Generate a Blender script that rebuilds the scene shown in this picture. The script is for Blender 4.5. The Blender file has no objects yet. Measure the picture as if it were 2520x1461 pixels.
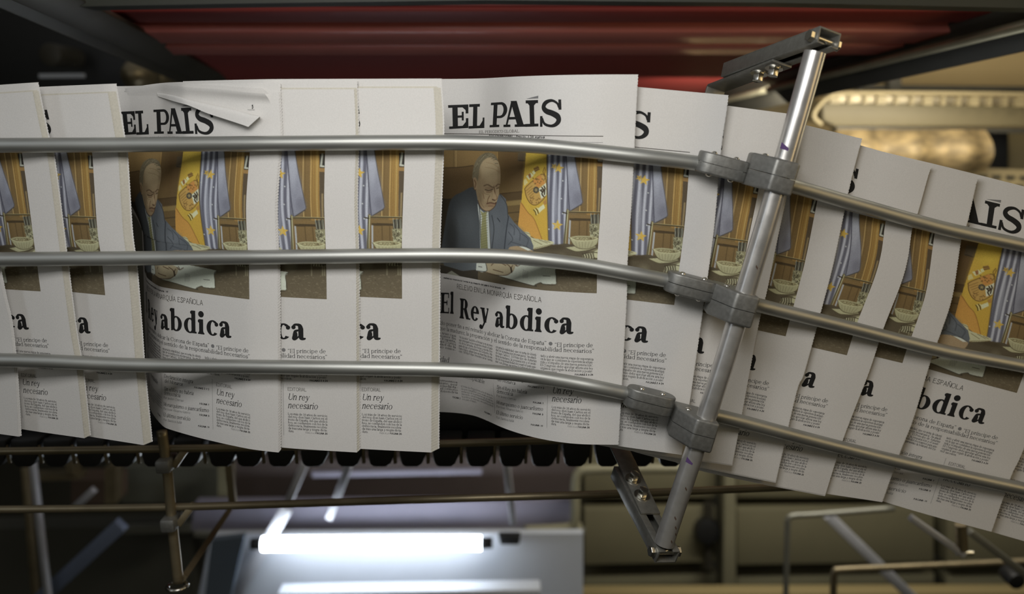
import bpy, bmesh, math, random
import numpy as np
from mathutils import Vector

# ------------------------------------------------------------------ camera, world, lamps
sc = bpy.context.scene
COL = sc.collection
F, CX, CY = 2300.0, 1260.0, 730.5          # focal length and centre in pixels of the 2520 x 1461 frame
TP = (730.5 - 290.0) / F                   # the newspapers' plane is seen from a little above
PITCH = math.atan(TP)
CP, SP = math.cos(PITCH), math.sin(PITCH)

cam_data = bpy.data.cameras.new('camera')
cam = bpy.data.objects.new('camera', cam_data)
COL.objects.link(cam)
cam.location = (0, -1, 0)
cam.rotation_euler = (math.pi / 2 - PITCH, 0, 0)
cam_data.sensor_fit = 'HORIZONTAL'
cam_data.sensor_width = 36.0
cam_data.lens = 36.0 * F / 2520.0
cam_data.clip_start = 0.05
cam_data.dof.use_dof = True
cam_data.dof.focus_distance = 1.06
cam_data.dof.aperture_fstop = 3.0
sc.camera = cam

world = bpy.data.worlds.new('hall')
sc.world = world
world.use_nodes = True
wn = world.node_tree
wn.nodes.clear()
w_out = wn.nodes.new('ShaderNodeOutputWorld')
w_bg = wn.nodes.new('ShaderNodeBackground')
w_tc = wn.nodes.new('ShaderNodeTexCoord')
w_sep = wn.nodes.new('ShaderNodeSeparateXYZ')
w_map = wn.nodes.new('ShaderNodeMapRange')
w_rmp = wn.nodes.new('ShaderNodeValToRGB')
wn.links.new(w_tc.outputs['Generated'], w_sep.inputs[0])
wn.links.new(w_sep.outputs['Z'], w_map.inputs[0])
w_map.inputs[1].default_value = -1.0
w_map.inputs[2].default_value = 1.0
wn.links.new(w_map.outputs[0], w_rmp.inputs[0])
e = w_rmp.color_ramp.elements
e[0].position = 0.0; e[0].color = (0.05, 0.048, 0.036, 1)
e[1].position = 1.0; e[1].color = (0.50, 0.50, 0.50, 1)
k = e.new(0.45); k.color = (0.14, 0.128, 0.085, 1)
k = e.new(0.62); k.color = (0.30, 0.29, 0.25, 1)
wn.links.new(w_rmp.outputs[0], w_bg.inputs[0])
w_bg.inputs[1].default_value = 0.30
wn.links.new(w_bg.outputs[0], w_out.inputs[0])


def area_lamp(name, loc, target, sx, sy, power, color):
    d = bpy.data.lights.new(name, 'AREA')
    d.shape = 'RECTANGLE'; d.size = sx; d.size_y = sy
    d.energy = power; d.color = color
    o = bpy.data.objects.new(name, d)
    COL.objects.link(o)
    o.location = loc
    v = Vector(target) - Vector(loc)
    o.rotation_euler = v.to_track_quat('-Z', 'Y').to_euler()
    return o


area_lamp('hall_lamp', (-0.10, -0.64, 0.28), (-0.06, 0, -0.10), 0.55, 0.24, 4.4, (1.0, 0.985, 0.965))
area_lamp('hall_lamp', (-1.45, -0.95, 0.40), (0.0, 0, -0.05), 0.3, 1.2, 1.7, (0.84, 0.91, 1.0))
area_lamp('warm_lamp', (1.7, 0.75, 0.75), (0.75, 1.6, -0.05), 0.7, 0.2, 6.5, (1.0, 0.88, 0.64))
area_lamp('warm_lamp', (1.35, -0.65, 0.1), (0.28, 0.0, -0.15), 0.25, 0.9, 1.8, (1.0, 0.72, 0.34))
area_lamp('warm_lamp', (1.15, 0.32, -0.05), (0.25, 0.0, -0.1), 0.18, 0.8, 1.2, (1.0, 0.84, 0.50))
area_lamp('cabinet_fill_light', (0.8, 1.25, 0.0), (0.75, 2.3, -1.25), 0.9, 0.25, 12, (1.0, 0.96, 0.86))  # added light, hidden behind the newspapers, to brighten the lower right cabinets

vs = sc.view_settings
sc.display_settings.display_device = 'sRGB'
vs.view_transform = 'Standard'
vs.look = 'None'
vs.gamma = 1.0
vs.use_curve_mapping = False
vs.exposure = 0.0

# ------------------------------------------------------------------ helpers


def ray(x, y):
    a = (x - CX) / F
    b = -(y - CY) / F
    return a, CP + b * SP, -SP + b * CP


def at(x, y, depth):
    """the point of the plane y = depth that a pixel of the photograph looks at"""
    a, dy, dz = ray(x, y)
    t = (1.0 + depth) / dy
    return np.array((a * t, -1.0 + dy * t, dz * t))


def project(P):
    P = np.asarray(P)
    rx = P[..., 0]; ry = P[..., 1] + 1.0; rz = P[..., 2]
    z = ry * CP - rz * SP
    up = ry * SP + rz * CP
    return CX + F * rx / z, CY - F * up / z


def lin(c):
    c = np.asarray(c, float) / 255.0
    return np.where(c <= 0.04045, c / 12.92, ((c + 0.055) / 1.055) ** 2.4)


def catmull(pts, n):
    """smooth curve through pts, n samples per span"""
    p = np.asarray(pts, float)
    p = np.vstack([2 * p[0] - p[1], p, 2 * p[-1] - p[-2]])
    out = []
    for i in range(1, len(p) - 2):
        t = np.linspace(0, 1, n, endpoint=False)[:, None]
        a, b, c, d = p[i - 1], p[i], p[i + 1], p[i + 2]
        out.append(0.5 * (2 * b + (c - a) * t + (2 * a - 5 * b + 4 * c - d) * t * t + (3 * b - a - 3 * c + d) * t ** 3))
    out.append(p[-2][None])
    return np.vstack(out)


def unit(v):
    v = np.asarray(v, float)
    return v / (np.linalg.norm(v) + 1e-12)


class MB:
    """collects pieces of one part in world coordinates and links them as one mesh"""

    def __init__(self):
        self.v = []; self.f = []; self.m = []; self.n = 0

    def add(self, verts, faces, mat=0):
        verts = np.asarray(verts, float).reshape(-1, 3)
        self.v.append(verts)
        for f in faces:
            self.f.append(tuple(int(i) + self.n for i in f)); self.m.append(mat)
        self.n += len(verts)
        return self

    def box(self, c, ax, ay, az, mat=0):
        c, ax, ay, az = (np.asarray(k, float) for k in (c, ax, ay, az))
        vs_ = [c + sx * ax + sy * ay + sz * az for sx in (-1, 1) for sy in (-1, 1) for sz in (-1, 1)]
        fs = [(0, 1, 3, 2), (4, 6, 7, 5), (0, 4, 5, 1), (2, 3, 7, 6), (0, 2, 6, 4), (1, 5, 7, 3)]
        return self.add(vs_, fs, mat)

    def bar(self, a, b, wid, dep, up=(0, 1, 0), mat=0):
        """square bar from a to b, wid across and dep along `up`"""
        a, b = np.asarray(a, float), np.asarray(b, float)
        d = unit(b - a)
        s = unit(np.cross(d, up)); u = unit(np.cross(s, d))
        return self.box((a + b) / 2, (b - a) / 2, s * wid / 2, u * dep / 2, mat)

    def prism(self, pts, vec, mat=0):
        pts = np.asarray(pts, float); vec = np.asarray(vec, float)
        n = len(pts)
        fs = [tuple(range(n)), tuple(range(2 * n - 1, n - 1, -1))]
        fs += [(i, i + n, (i + 1) % n + n, (i + 1) % n) for i in range(n)]
        return self.add(np.vstack([pts, pts + vec]), fs, mat)

    def tube(self, path, r, n=20, cap=True, mat=0):
        path = np.asarray(path, float)
        m = len(path)
        r = np.broadcast_to(np.asarray(r, float), (m,))
        tg = np.gradient(path, axis=0)
        ref = np.array((0, 1.0, 0))
        if abs(np.dot(unit(tg[0]), ref)) > 0.9:
            ref = np.array((0, 0, 1.0))
        rings = []
        for i in range(m):
            t = unit(tg[i])
            s = unit(np.cross(t, ref)); u = np.cross(s, t)
            a = np.linspace(0, 2 * np.pi, n, endpoint=False)[:, None]
            rings.append(path[i] + r[i] * (np.cos(a) * s + np.sin(a) * u))
        fs = []
        for i in range(m - 1):
            for j in range(n):
                k_ = (j + 1) % n
                fs.append((i * n + j, i * n + k_, (i + 1) * n + k_, (i + 1) * n + j))
        if cap:
            fs.append(tuple(range(n - 1, -1, -1)))
            fs.append(tuple((m - 1) * n + j for j in range(n)))
        return self.add(np.vstack(rings), fs, mat)

    def rod(self, a, b, r, n=20, mat=0):
        return self.tube([a, b], r, n, True, mat)

    def grid(self, P, mat=0):
        """P: rows x cols x 3"""
        R, C = P.shape[:2]
        fs = [(i * C + j, i * C + j + 1, (i + 1) * C + j + 1, (i + 1) * C + j) for i in range(R - 1) for j in range(C - 1)]
        return self.add(P.reshape(-1, 3), fs, mat)

    def build(self, name, mats, parent=None, smooth=False, bevel=0.0, colors=None, seg=2):
        V = np.vstack(self.v)
        if parent is not None:
            V = V - np.asarray(parent.get('_o', (0, 0, 0)))
            org = parent['_o']
        else:
            org = V.mean(axis=0); V = V - org
        me = bpy.data.meshes.new(name)
        me.from_pydata(V.tolist(), [], self.f)
        mats = mats if isinstance(mats, (list, tuple)) else [mats]
        for m in mats:
            me.materials.append(m)
        if len(mats) > 1:
            me.polygons.foreach_set('material_index', self.m)
        if bevel > 0:
            bm = bmesh.new(); bm.from_mesh(me)
            bmesh.ops.remove_doubles(bm, verts=bm.verts, dist=1e-6)
            bmesh.ops.recalc_face_normals(bm, faces=bm.faces)
            ed = [e_ for e_ in bm.edges if len(e_.link_faces) == 2 and e_.calc_face_angle(0) > 0.6]
            bmesh.ops.bevel(bm, geom=ed, offset=bevel, segments=seg, profile=0.5, affect='EDGES', clamp_overlap=True)
            bm.to_mesh(me); bm.free()
        if colors is not None:
            at_ = me.color_attributes.new('print', 'FLOAT_COLOR', 'POINT')
            at_.data.foreach_set('color', np.asarray(colors, np.float32).ravel())
        if smooth:
            me.polygons.foreach_set('use_smooth', [True] * len(me.polygons))
            if smooth != 'all':
                me.set_sharp_from_angle(angle=math.radians(38))
        me.update()
        o = bpy.data.objects.new(name, me)
        COL.objects.link(o)
        o['_o'] = [float(k_) for k_ in org]
        if parent is None:
            o.location = org
        else:
            o.parent = parent
        return o


def thing(name, loc, label, cat, group=None):
    o = bpy.data.objects.new(name, None)
    COL.objects.link(o)
    o.empty_display_size = 0.02
    o.location = [float(k_) for k_ in loc]
    o['_o'] = [float(k_) for k_ in loc]
    return tag(o, label, cat, group)


def tag(o, label=None, cat=None, group=None, kind=None):
    if label: o['label'] = label
    if cat: o['category'] = cat
    if group: o['group'] = group
    if kind: o['kind'] = kind
    return o


# ------------------------------------------------------------------ materials


def mat(name, rgb, rough=0.5, metal=0.0, noise=0.0, scale=40.0, bump=0.0, stretch=None, spec=0.5, rnoise=0.0, detail=4.0):
    m = bpy.data.materials.new(name)
    m.use_nodes = True
    nt = m.node_tree
    b = nt.nodes['Principled BSDF']
    c = lin(rgb)
    b.inputs['Base Color'].default_value = (*c, 1)
    b.inputs['Roughness'].default_value = rough
    b.inputs['Metallic'].default_value = metal
    b.inputs['Specular IOR Level'].default_value = spec
    if noise or bump or rnoise:
        tc = nt.nodes.new('ShaderNodeTexCoord')
        mp = nt.nodes.new('ShaderNodeMapping')
        if stretch: mp.inputs['Scale'].default_value = stretch
        nz = nt.nodes.new('ShaderNodeTexNoise')
        nz.inputs['Scale'].default_value = scale
        nz.inputs['Detail'].default_value = detail
        nt.links.new(tc.outputs['Object'], mp.inputs[0])
        nt.links.new(mp.outputs[0], nz.inputs['Vector'])
        if noise:
            r = nt.nodes.new('ShaderNodeValToRGB')
            r.color_ramp.elements[0].position = 0.3
            r.color_ramp.elements[1].position = 0.7
            r.color_ramp.elements[0].color = (*(c * (1 - noise)), 1)
            r.color_ramp.elements[1].color = (*np.minimum(c * (1 + noise), 1), 1)
            nt.links.new(nz.outputs['Fac'], r.inputs[0])
            nt.links.new(r.outputs[0], b.inputs['Base Color'])
        if rnoise:
            mr = nt.nodes.new('ShaderNodeMapRange')
            mr.inputs[3].default_value = max(0.05, rough - rnoise)
            mr.inputs[4].default_value = min(1, rough + rnoise)
            nt.links.new(nz.outputs['Fac'], mr.inputs[0])
            nt.links.new(mr.outputs[0], b.inputs['Roughness'])
        if bump:
            bp = nt.nodes.new('ShaderNodeBump')
            bp.inputs['Strength'].default_value = bump
            bp.inputs['Distance'].default_value = 0.002
            nt.links.new(nz.outputs['Fac'], bp.inputs['Height'])
            nt.links.new(bp.outputs[0], b.inputs['Normal'])
    return m


M_PAPER = mat('newsprint', (221, 219, 215), 0.85, noise=0.035, scale=700, bump=0.06, spec=0.15, detail=6)
M_PAGES_SHADED = mat('newsprint_shaded', (209, 205, 192), 0.9, noise=0.06, scale=500, spec=0.1)  # newsprint darkened to carry the shading between the fanned inner sheets
M_INK = mat('black_ink', (38, 38, 38), 0.7, noise=0.25, scale=1500, spec=0.2)
M_GREY = mat('grey_ink', (128, 128, 128), 0.75, noise=0.12, scale=1500, spec=0.2)
M_DGREY = mat('dark_grey_ink', (82, 78, 72), 0.75, noise=0.15, scale=1500, spec=0.2)


def photo_material():
    m = bpy.data.materials.new('printed_photo')
    m.use_nodes = True
    nt = m.node_tree
    b = nt.nodes['Principled BSDF']
    b.inputs['Roughness'].default_value = 0.65
    b.inputs['Specular IOR Level'].default_value = 0.25
    a = nt.nodes.new('ShaderNodeAttribute'); a.attribute_name = 'print'
    tc = nt.nodes.new('ShaderNodeTexCoord')
    nz = nt.nodes.new('ShaderNodeTexNoise'); nz.inputs['Scale'].default_value = 1100; nz.inputs['Detail'].default_value = 3
    nt.links.new(tc.outputs['Object'], nz.inputs['Vector'])
    mr = nt.nodes.new('ShaderNodeMapRange')
    mr.inputs[1].default_value = 0.3; mr.inputs[2].default_value = 0.7
    mr.inputs[3].default_value = 0.91; mr.inputs[4].default_value = 1.09
    nt.links.new(nz.outputs['Fac'], mr.inputs[0])
    vm = nt.nodes.new('ShaderNodeVectorMath'); vm.operation = 'SCALE'
    nt.links.new(a.outputs['Color'], vm.inputs[0])
    nt.links.new(mr.outputs[0], vm.inputs['Scale'])
    nt.links.new(vm.outputs[0], b.inputs['Base Color'])
    return m


M_PHOTO = photo_material()
# ------------------------------------------------------------------ lettering: a small serif and a small sans alphabet drawn as strokes
XH, CAP, ASC = 480.0, 680.0, 730.0


class Pen:
    def __init__(s, w, h, sf, n, sans=False):
        s.w, s.h, s.sf, s.n, s.sans = w, h, sf, n, sans
        s.p = []

    def R(s, x0, y0, x1, y1):
        s.p.append([(x0, y0), (x1, y0), (x1, y1), (x0, y1)])

    def Q(s, *pts):
        s.p.append(list(pts))

    def ring(s, cx, cy, rx, ry, a0=0, a1=360, w=None, h=None):
        w = s.w if w is None else w
        h = s.h if h is None else h
        n = max(3, int(s.n * abs(a1 - a0) / 360))
        pr = None
        for i in range(n + 1):
            a = math.radians(a0 + (a1 - a0) * i / n)
            c, q = math.cos(a), math.sin(a)
            cur = ((cx + rx * c, cy + ry * q), (cx + (rx - w) * c, cy + (ry - h) * q))
            if pr:
                s.p.append([pr[0], cur[0], cur[1], pr[1]])
            pr = cur

    def ball(s, cx, cy, r):
        n = max(6, s.n // 2)
        s.p.append([(cx + r * math.cos(2 * math.pi * i / n), cy + r * math.sin(2 * math.pi * i / n)) for i in range(n)])

    def sp(s, *pts):
        """stroke through (x, y, thickness)"""
        c = catmull(pts, max(2, s.n // 6)) if len(pts) > 2 else np.asarray(pts, float)
        t = np.gradient(c[:, :2], axis=0)
        t /= np.linalg.norm(t, axis=1)[:, None] + 1e-9
        nn = np.stack([-t[:, 1], t[:, 0]], 1)
        L = c[:, :2] + nn * c[:, 2:3] / 2
        Rr = c[:, :2] - nn * c[:, 2:3] / 2
        for i in range(len(c) - 1):
            s.p.append([tuple(L[i]), tuple(Rr[i]), tuple(Rr[i + 1]), tuple(L[i + 1])])

    def foot(s, x, y=0):
        if s.sans: return
        w, h, f = s.w, s.h, s.sf
        s.R(x - f, y, x + w + f, y + h)
        s.Q((x - f * .5, y + h), (x + w + f * .5, y + h), (x + w, y + h * 2.3), (x, y + h * 2.3))

    def head(s, x, y):
        if s.sans: return
        w, h, f = s.w, s.h, s.sf
        s.R(x - f, y - h, x + w + f, y)
        s.Q((x, y - h * 2.3), (x + w, y - h * 2.3), (x + w + f * .5, y - h), (x - f * .5, y - h))

    def flag(s, x, y):
        if s.sans: return
        f, h = s.sf, s.h
        s.Q((x - f, y - h * 1.8), (x, y - h * 2.6), (x + 2, y), (x - f, y - h * .8))

    def stem(s, x, y0, y1, top='', bot=''):
        s.R(x, y0, x + s.w, y1)
        if top == 'h': s.head(x, y1)
        if top == 'f': s.flag(x, y1)
        if bot == 'h': s.foot(x, y0)


def _glyph(ch, P):
    w, h, f, sans = P.w, P.h, P.sf, P.sans
    o = 10
    if sans: h = P.h = w * 0.9; f = P.sf = 0
    x0 = 40 + f * .7
    acc = {'á': 'a', 'é': 'e', 'í': 'i', 'ó': 'o', 'ú': 'u', 'ñ': 'n', 'Á': 'A', 'É': 'E', 'Í': 'I', 'Ó': 'O', 'Ú': 'U', 'Ñ': 'N'}
    if ch in acc:
        b = acc[ch]
        adv = _glyph(b if b != 'i' else 'ı', P)
        y = CAP + 50 if b.isupper() else XH + 70
        c = adv / 2
        if b in 'nN':
            P.sp((c - 110, y + 10, h), (c - 50, y + 50, h * 1.5), (c + 50, y + 15, h * 1.5), (c + 110, y + 55, h))
        else:
            P.Q((c - 40, y), (c - 5, y - 5), (c + 95, y + 130), (c + 15, y + 140))
        return adv
    if ch == ' ': return 270 if sans else 215
    if ch == 'a':
        x = 215
        P.sp((62, 375, h * 1.4), (105, 445, h * 1.5), (185, XH + o - h * .7, h * 1.5), (x + w * .3, 420, w * .8), (x + w / 2, 320, w))
        if not sans: P.ball(76, 375, min(w * .52, 64))
        P.R(x, 70, x + w, 335)
        if sans: P.R(x, 0, x + w, 90)
        else: P.sp((x + w / 2, 100, w), (x + w * .62, 35, w * .8), (x + w + 25, 18, h * 1.4), (x + w + 62, 45, h * .8))
        P.sp((x + 8, 285, h * 1.1), (130, 250, h * 1.8), (40 + w * .55, 170, w * .9), (40 + w * .5, 105, w * .95), (80, 25, h * 2.2), (130, 14, h * 1.6), (x + 8, 85, h))
        return x + w + 75 - (40 if sans else 0)
    if ch in 'bdpqo':
        rx, ry = 195 + w * .25, XH / 2 + o
        if ch == 'o':
            P.ring(40 + rx, XH / 2, rx, ry); return 80 + 2 * rx
        if ch == 'b':
            P.stem(x0, 20, ASC, 'f'); cx = x0 + rx * .88
            P.ring(cx, XH / 2, rx, ry, -150, 150); P.R(x0, 0, x0 + w * .4, 60); return cx + rx + 40
        if ch == 'p':
            P.stem(x0, -210, XH, 'f', 'h'); cx = x0 + rx * .88
            P.ring(cx, XH / 2, rx, ry, -150, 150); return cx + rx + 40
        cx = 40 + rx; x = cx + rx * .88 - w
        P.ring(cx, XH / 2, rx, ry, 30, 330)
        if ch == 'd':
            P.stem(x, 0, ASC, 'f')
            if not sans: P.R(x + w - 2, 0, x + w + f, h * 1.2)
            return x + w + f + 25
        P.stem(x, -210, XH, '', 'h'); return x + w + f + 30
    if ch == 'c':
        rx, ry = 190 + w * .2, XH / 2 + o
        P.ring(40 + rx, XH / 2, rx, ry, 48, 318)
        if not sans: P.ball(40 + rx * 1.6, XH * .75, min(w * .55, 66))
        return 62 + rx * 1.9
    if ch == 'e':
        rx, ry = 185 + w * .2, XH / 2 + o
        P.ring(40 + rx, XH / 2, rx, ry, 0, 322)
        P.R(40 + w * .7, XH * .5, 40 + 2 * rx - w * .2, XH * .5 + h * 1.15)
        return 65 + 2 * rx
    if ch == 'f':
        x = x0 + 20
        P.stem(x, 0, 600, '', 'h')
        P.sp((x + w / 2, 560, w), (x + w * .7, 660, w * .8), (x + w + 50, ASC - h, h * 1.6), (x + w + 120, 700, h * 1.4))
        if not sans: P.ball(x + w + 115, 680, w * .45)
        P.R(x - 55, XH - h * 1.2, x + w + 95, XH)
        return x + w + 85
    if ch == 'g':
        P.ring(210, 320, 160, 160 + o, 0, 360, w * .85, h * 1.2)
        P.sp((330, 430, h * 1.3), (380, 470, h * 1.5), (425, 465, h * 1.8))
        P.sp((110, 205, h * 1.3), (80, 120, w * .6), (150, 65, h * 2.2), (300, 45, w * .7), (380, -30, w * .7), (350, -150, h * 1.8), (210, -200, h * 1.6), (70, -150, w * .6), (60, -60, w * .6), (120, 30, h))
        return 435
    if ch in 'hnmur':
        if ch == 'u':
            P.stem(x0, 110, XH, 'f')
            x = x0 + 260
            P.sp((x0 + w / 2, 130, w), (x0 + w * .6, 50, w * .85), (x0 + w + 60, 12, h * 2), (x + 10, 95, h * 1.1))
            P.stem(x, 0, XH, 'f')
            if not sans: P.R(x + w - 2, 0, x + w + f, h * 1.2)
            return x + w + f + 30
        P.stem(x0, 0, ASC if ch == 'h' else XH, 'f', 'h')
        if ch == 'r':
            P.sp((x0 + w - 6, 330, h), (x0 + w + 50, 430, h * 1.8), (x0 + w + 110, XH + o - h, h * 2), (x0 + w + 150, 445, h * 1.8))
            if not sans: P.ball(x0 + w + 140, 425, w * .55)
            return x0 + w + 190
        x = x0
        for k_ in range(2 if ch == 'm' else 1):
            x2 = x + 265
            P.sp((x + w - 6, 350, h), (x + w + 60, 450, h * 1.7), (x2 - 30, XH + o - h * .9, h * 2.2), (x2 + w * .45, 420, w * .9), (x2 + w / 2, 300, w))
            P.stem(x2, 0, 310, '', 'h')
            x = x2
        return x + w + f + 40
    if ch in 'iıj':
        if ch == 'j':
            P.stem(x0 + 30, -90, XH, 'f')
            P.sp((x0 + 30 + w / 2, -80, w), (x0 + 25, -170, w * .7), (x0 - 30, -205, h * 1.6))
            P.ball(x0 + 30 + w / 2, 640, w * .62); return x0 + w + 80
        P.stem(x0, 0, XH, 'f', 'h')
        if ch == 'i': P.ball(x0 + w / 2, 640, w * .64 + 8)
        return x0 + w + f + 40
    if ch == 'l':
        P.stem(x0, 0, ASC, 'f', 'h'); return x0 + w + f + 40
    if ch == 'k':
        P.stem(x0, 0, ASC, 'f', 'h')
        P.sp((x0 + w, 230, h), (x0 + 270, XH - h / 2, h)); P.sp((x0 + w + 60, 290, w), (x0 + 310, 0, w)); return x0 + 390
    if ch == 's':
        P.sp((335, 355, h * 1.3), (300, 440, h * 1.4), (200, XH + o - h * .8, h * 1.7), (95, 410, w * .75), (110, 310, w * .95), (225, 240, w * 1.05), (325, 160, w * .95), (325, 65, w * .75), (210, 0 + h * .6, h * 1.7), (95, 40, h * 1.4), (55, 130, h * 1.2))
        if not sans:
            P.R(318, 330, 318 + h, 460); P.R(50, 15, 50 + h, 140)
        return 390
    if ch == 't':
        x = x0 + 10
        P.R(x, 90, x + w, 560); P.Q((x, 560), (x, XH), (x + w, XH), (x + w, 620))
        P.sp((x + w / 2, 110, w), (x + w * .65, 45, w * .8), (x + w + 40, 14, h * 1.7), (x + w + 105, 55, h))
        P.R(x - 60, XH - h * 1.2, x + w + 95, XH)
        return x + w + 105
    if ch in 'vwy':
        def vee(x):
            P.Q((x, XH), (x + w * 1.1, XH), (x + 150 + w * 1.0, 0), (x + 150, 0))
            P.Q((x + 330, XH), (x + 330 + h * 1.2, XH), (x + 150 + w * .85, 0), (x + 150 + w * .2, 0))
            if not sans:
                P.R(x - f * .9, XH - h, x + w + f * .9, XH); P.R(x + 330 - f, XH - h, x + 330 + f, XH)
        vee(x0)
        if ch == 'w':
            vee(x0 + 300); return x0 + 680
        if ch == 'y':
            P.sp((x0 + 175 + w * .3, 30, h * 1.6), (x0 + 130, -110, h * 1.5), (x0 + 70, -190, h * 2), (x0 + 10, -185, h * 1.6))
            if not sans: P.ball(x0 + 10, -160, w * .52)
        return x0 + 375 + f * .6
    if ch == 'x':
        P.Q((x0, XH), (x0 + w, XH), (x0 + 330, 0), (x0 + 330 - w, 0)); P.Q((x0 + 300, XH), (x0 + 300 + h, XH), (x0 + h + 10, 0), (x0 + 10, 0))
        if not sans:
            P.foot(x0 - 10); P.foot(x0 + 260); P.head(x0 - 5, XH); P.head(x0 + 240, XH)
        return x0 + 380
    if ch == 'z':
        P.R(50, XH - h, 370, XH); P.R(40, 0, 375, h); P.Q((40, h), (40 + w, h), (370, XH - h), (370 - w, XH - h))
        if not sans: P.R(50, XH - 120, 50 + h, XH); P.R(375 - h, 0, 375, 130)
        return 410
    # capitals
    if ch == 'A':
        P.Q((40, 0), (40 + h * 1.25, 0), (300 + h * .2, CAP), (280 - h * .3, CAP))
        P.Q((255, CAP), (265 + w * 1.0, CAP), (530 + w * .3, 0), (530 - w * .75, 0))
        P.R(130, 210, 440, 210 + h * 1.1)
        if not sans: P.R(40 - f, 0, 60 + h + f, h); P.R(500 - w * .75 - f, 0, 530 + w * .3 + f, h)
        return 590 + f * .5
    if ch in 'BPR':
        x = x0
        P.stem(x, 0, CAP, 'h', 'h')
        cx = x + 190
        ry = 185 if ch != 'B' else 175
        P.R(x, CAP - h, cx + 5, CAP); P.R(x, CAP - 2 * ry, cx + 5, CAP - 2 * ry + h)
        P.ring(cx, CAP - ry, 180, ry, -90, 90)
        if ch == 'B':
            P.R(x, 0, cx + 5, h); P.ring(cx, 170, 215, 172, -90, 90); return cx + 250
        if ch == 'R':
            P.Q((cx - 40, CAP - 2 * ry + h), (cx - 40 + w * 1.1, CAP - 2 * ry + h), (cx + 200 + w * .5, 0), (cx + 200 - w * .6, 0))
            if not sans: P.R(cx + 200 - w * .6, 0, cx + 215 + w * .5 + f, h)
            return cx + 265 + f
        return cx + 225
    if ch in 'CGOQ':
        rx, ry = 300, CAP / 2 + o
        if ch in 'OQ':
            P.ring(40 + rx, CAP / 2, rx, ry)
            if ch == 'Q': P.sp((300, 40, h * 2), (400, -60, w * .8), (520, -140, w * .8), (620, -120, h))
            return 80 + 2 * rx
        P.ring(40 + rx, CAP / 2, rx, ry, 42, 318)
        if not sans: P.R(550, CAP * .66, 550 + h * 1.2, CAP)
        if ch == 'G':
            P.R(520 - w * .5 + 20, 30, 520 + w * .5 + 20, 310); P.R(520 - w * .5 - f + 20, 310 - h, 520 + w * .5 + f + 20, 310); return 660
        return 620
    if ch == 'D':
        P.stem(x0, 0, CAP, 'h', 'h'); cx = x0 + 220
        P.R(x0, CAP - h, cx, CAP); P.R(x0, 0, cx, h); P.ring(cx, CAP / 2, 310, CAP / 2, -90, 90); return cx + 350
    if ch in 'EFL':
        P.stem(x0, 0, CAP, 'h', 'h')
        x1 = x0 + 420
        if ch in 'EF':
            P.R(x0, CAP - h, x1, CAP); P.R(x0, 335, x1 - 90, 335 + h)
            if not sans: P.R(x1 - h, CAP - 170, x1, CAP); P.R(x1 - 90 - h, 270, x1 - 90, 430)
        if ch in 'EL':
            P.R(x0, 0, x1 + 20, h)
            if not sans: P.R(x1 + 20 - h, 0, x1 + 20, 190)
        return x1 + (60 if ch != 'F' else 30)
    if ch in 'HIJ':
        P.stem(x0, 0 if ch != 'J' else 100, CAP, 'h', 'h' if ch != 'J' else '')
        if ch == 'I': return x0 + w + f + 45
        if ch == 'J':
            P.sp((x0 + w / 2, 120, w), (x0 + 20, 20, w * .7), (x0 - 70, -20, h * 1.6))
            return x0 + w + f + 45
        P.stem(x0 + 420, 0, CAP, 'h', 'h'); P.R(x0, 330, x0 + 430, 330 + h); return x0 + 420 + w + f + 40
    if ch == 'M':
        P.R(x0, 0, x0 + h * 1.3, CAP); P.foot(x0); P.stem(x0 + 560, 0, CAP, 'h', 'h')
        P.Q((x0, CAP), (x0 + w, CAP), (x0 + 310 + w * .5, 60), (x0 + 310 - w * .4, 60)); P.Q((x0 + 560, CAP), (x0 + 600, CAP), (x0 + 310 + h, 60), (x0 + 310 - h * .5, 60))
        if not sans: P.R(x0 - f, CAP - h, x0 + w, CAP)
        return x0 + 560 + w + f + 40
    if ch == 'N':
        P.R(x0, 0, x0 + h * 1.3, CAP); P.R(x0 + 440, 0, x0 + 440 + h * 1.3, CAP); P.Q((x0, CAP), (x0 + w * 1.1, CAP), (x0 + 440 + h, 0), (x0 + 440 + h - w * 1.1, 0))
        if not sans: P.R(x0 - f, 0, x0 + h + f, h); P.R(x0 - f, CAP - h, x0 + w, CAP); P.R(x0 + 440 - f, CAP - h, x0 + 440 + h + f, CAP)
        return x0 + 500 + f
    if ch == 'S':
        P.sp((430, 520, h * 1.3), (390, 640, h * 1.4), (260, CAP + o - h * .8, h * 1.8), (110, 590, w * .8), (120, 450, w * .95), (280, 345, w * 1.05), (430, 230, w * .95), (425, 90, w * .8), (270, h * .6, h * 1.8), (110, 60, h * 1.4), (65, 190, h * 1.2))
        if not sans: P.R(418, 480, 418 + h, CAP - 10); P.R(58, 10, 58 + h, 200)
        return 510
    if ch == 'T':
        P.stem(250, 0, CAP, '', 'h'); P.R(40, CAP - h, 460 + w, CAP)
        if not sans: P.R(40, CAP - 160, 40 + h, CAP); P.R(460 + w - h, CAP - 160, 460 + w, CAP)
        return 500 + w
    if ch == 'U':
        P.stem(x0, 200, CAP, 'h'); P.R(x0 + 420, 200, x0 + 420 + h * 1.2, CAP)
        if not sans: P.R(x0 + 420 - f, CAP - h, x0 + 420 + h + f, CAP)
        c = x0 + (420 + h) / 2
        P.ring(c, 205, (420 + h * 1.2) / 2, 205 + o, 180, 360, w * .8, h * 1.4); return x0 + 470 + f
    if ch in 'VY':
        P.Q((40, CAP), (40 + w * 1.1, CAP), (300 + w * .5, 0), (300 - w * .4, 0)); P.Q((520, CAP), (520 + h * 1.2, CAP), (300 + w * .4, 0), (300 - w * .1, 0))
        if not sans: P.R(40 - f, CAP - h, 40 + w + f, CAP); P.R(520 - f, CAP - h, 520 + h + f, CAP)
        return 580
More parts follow.
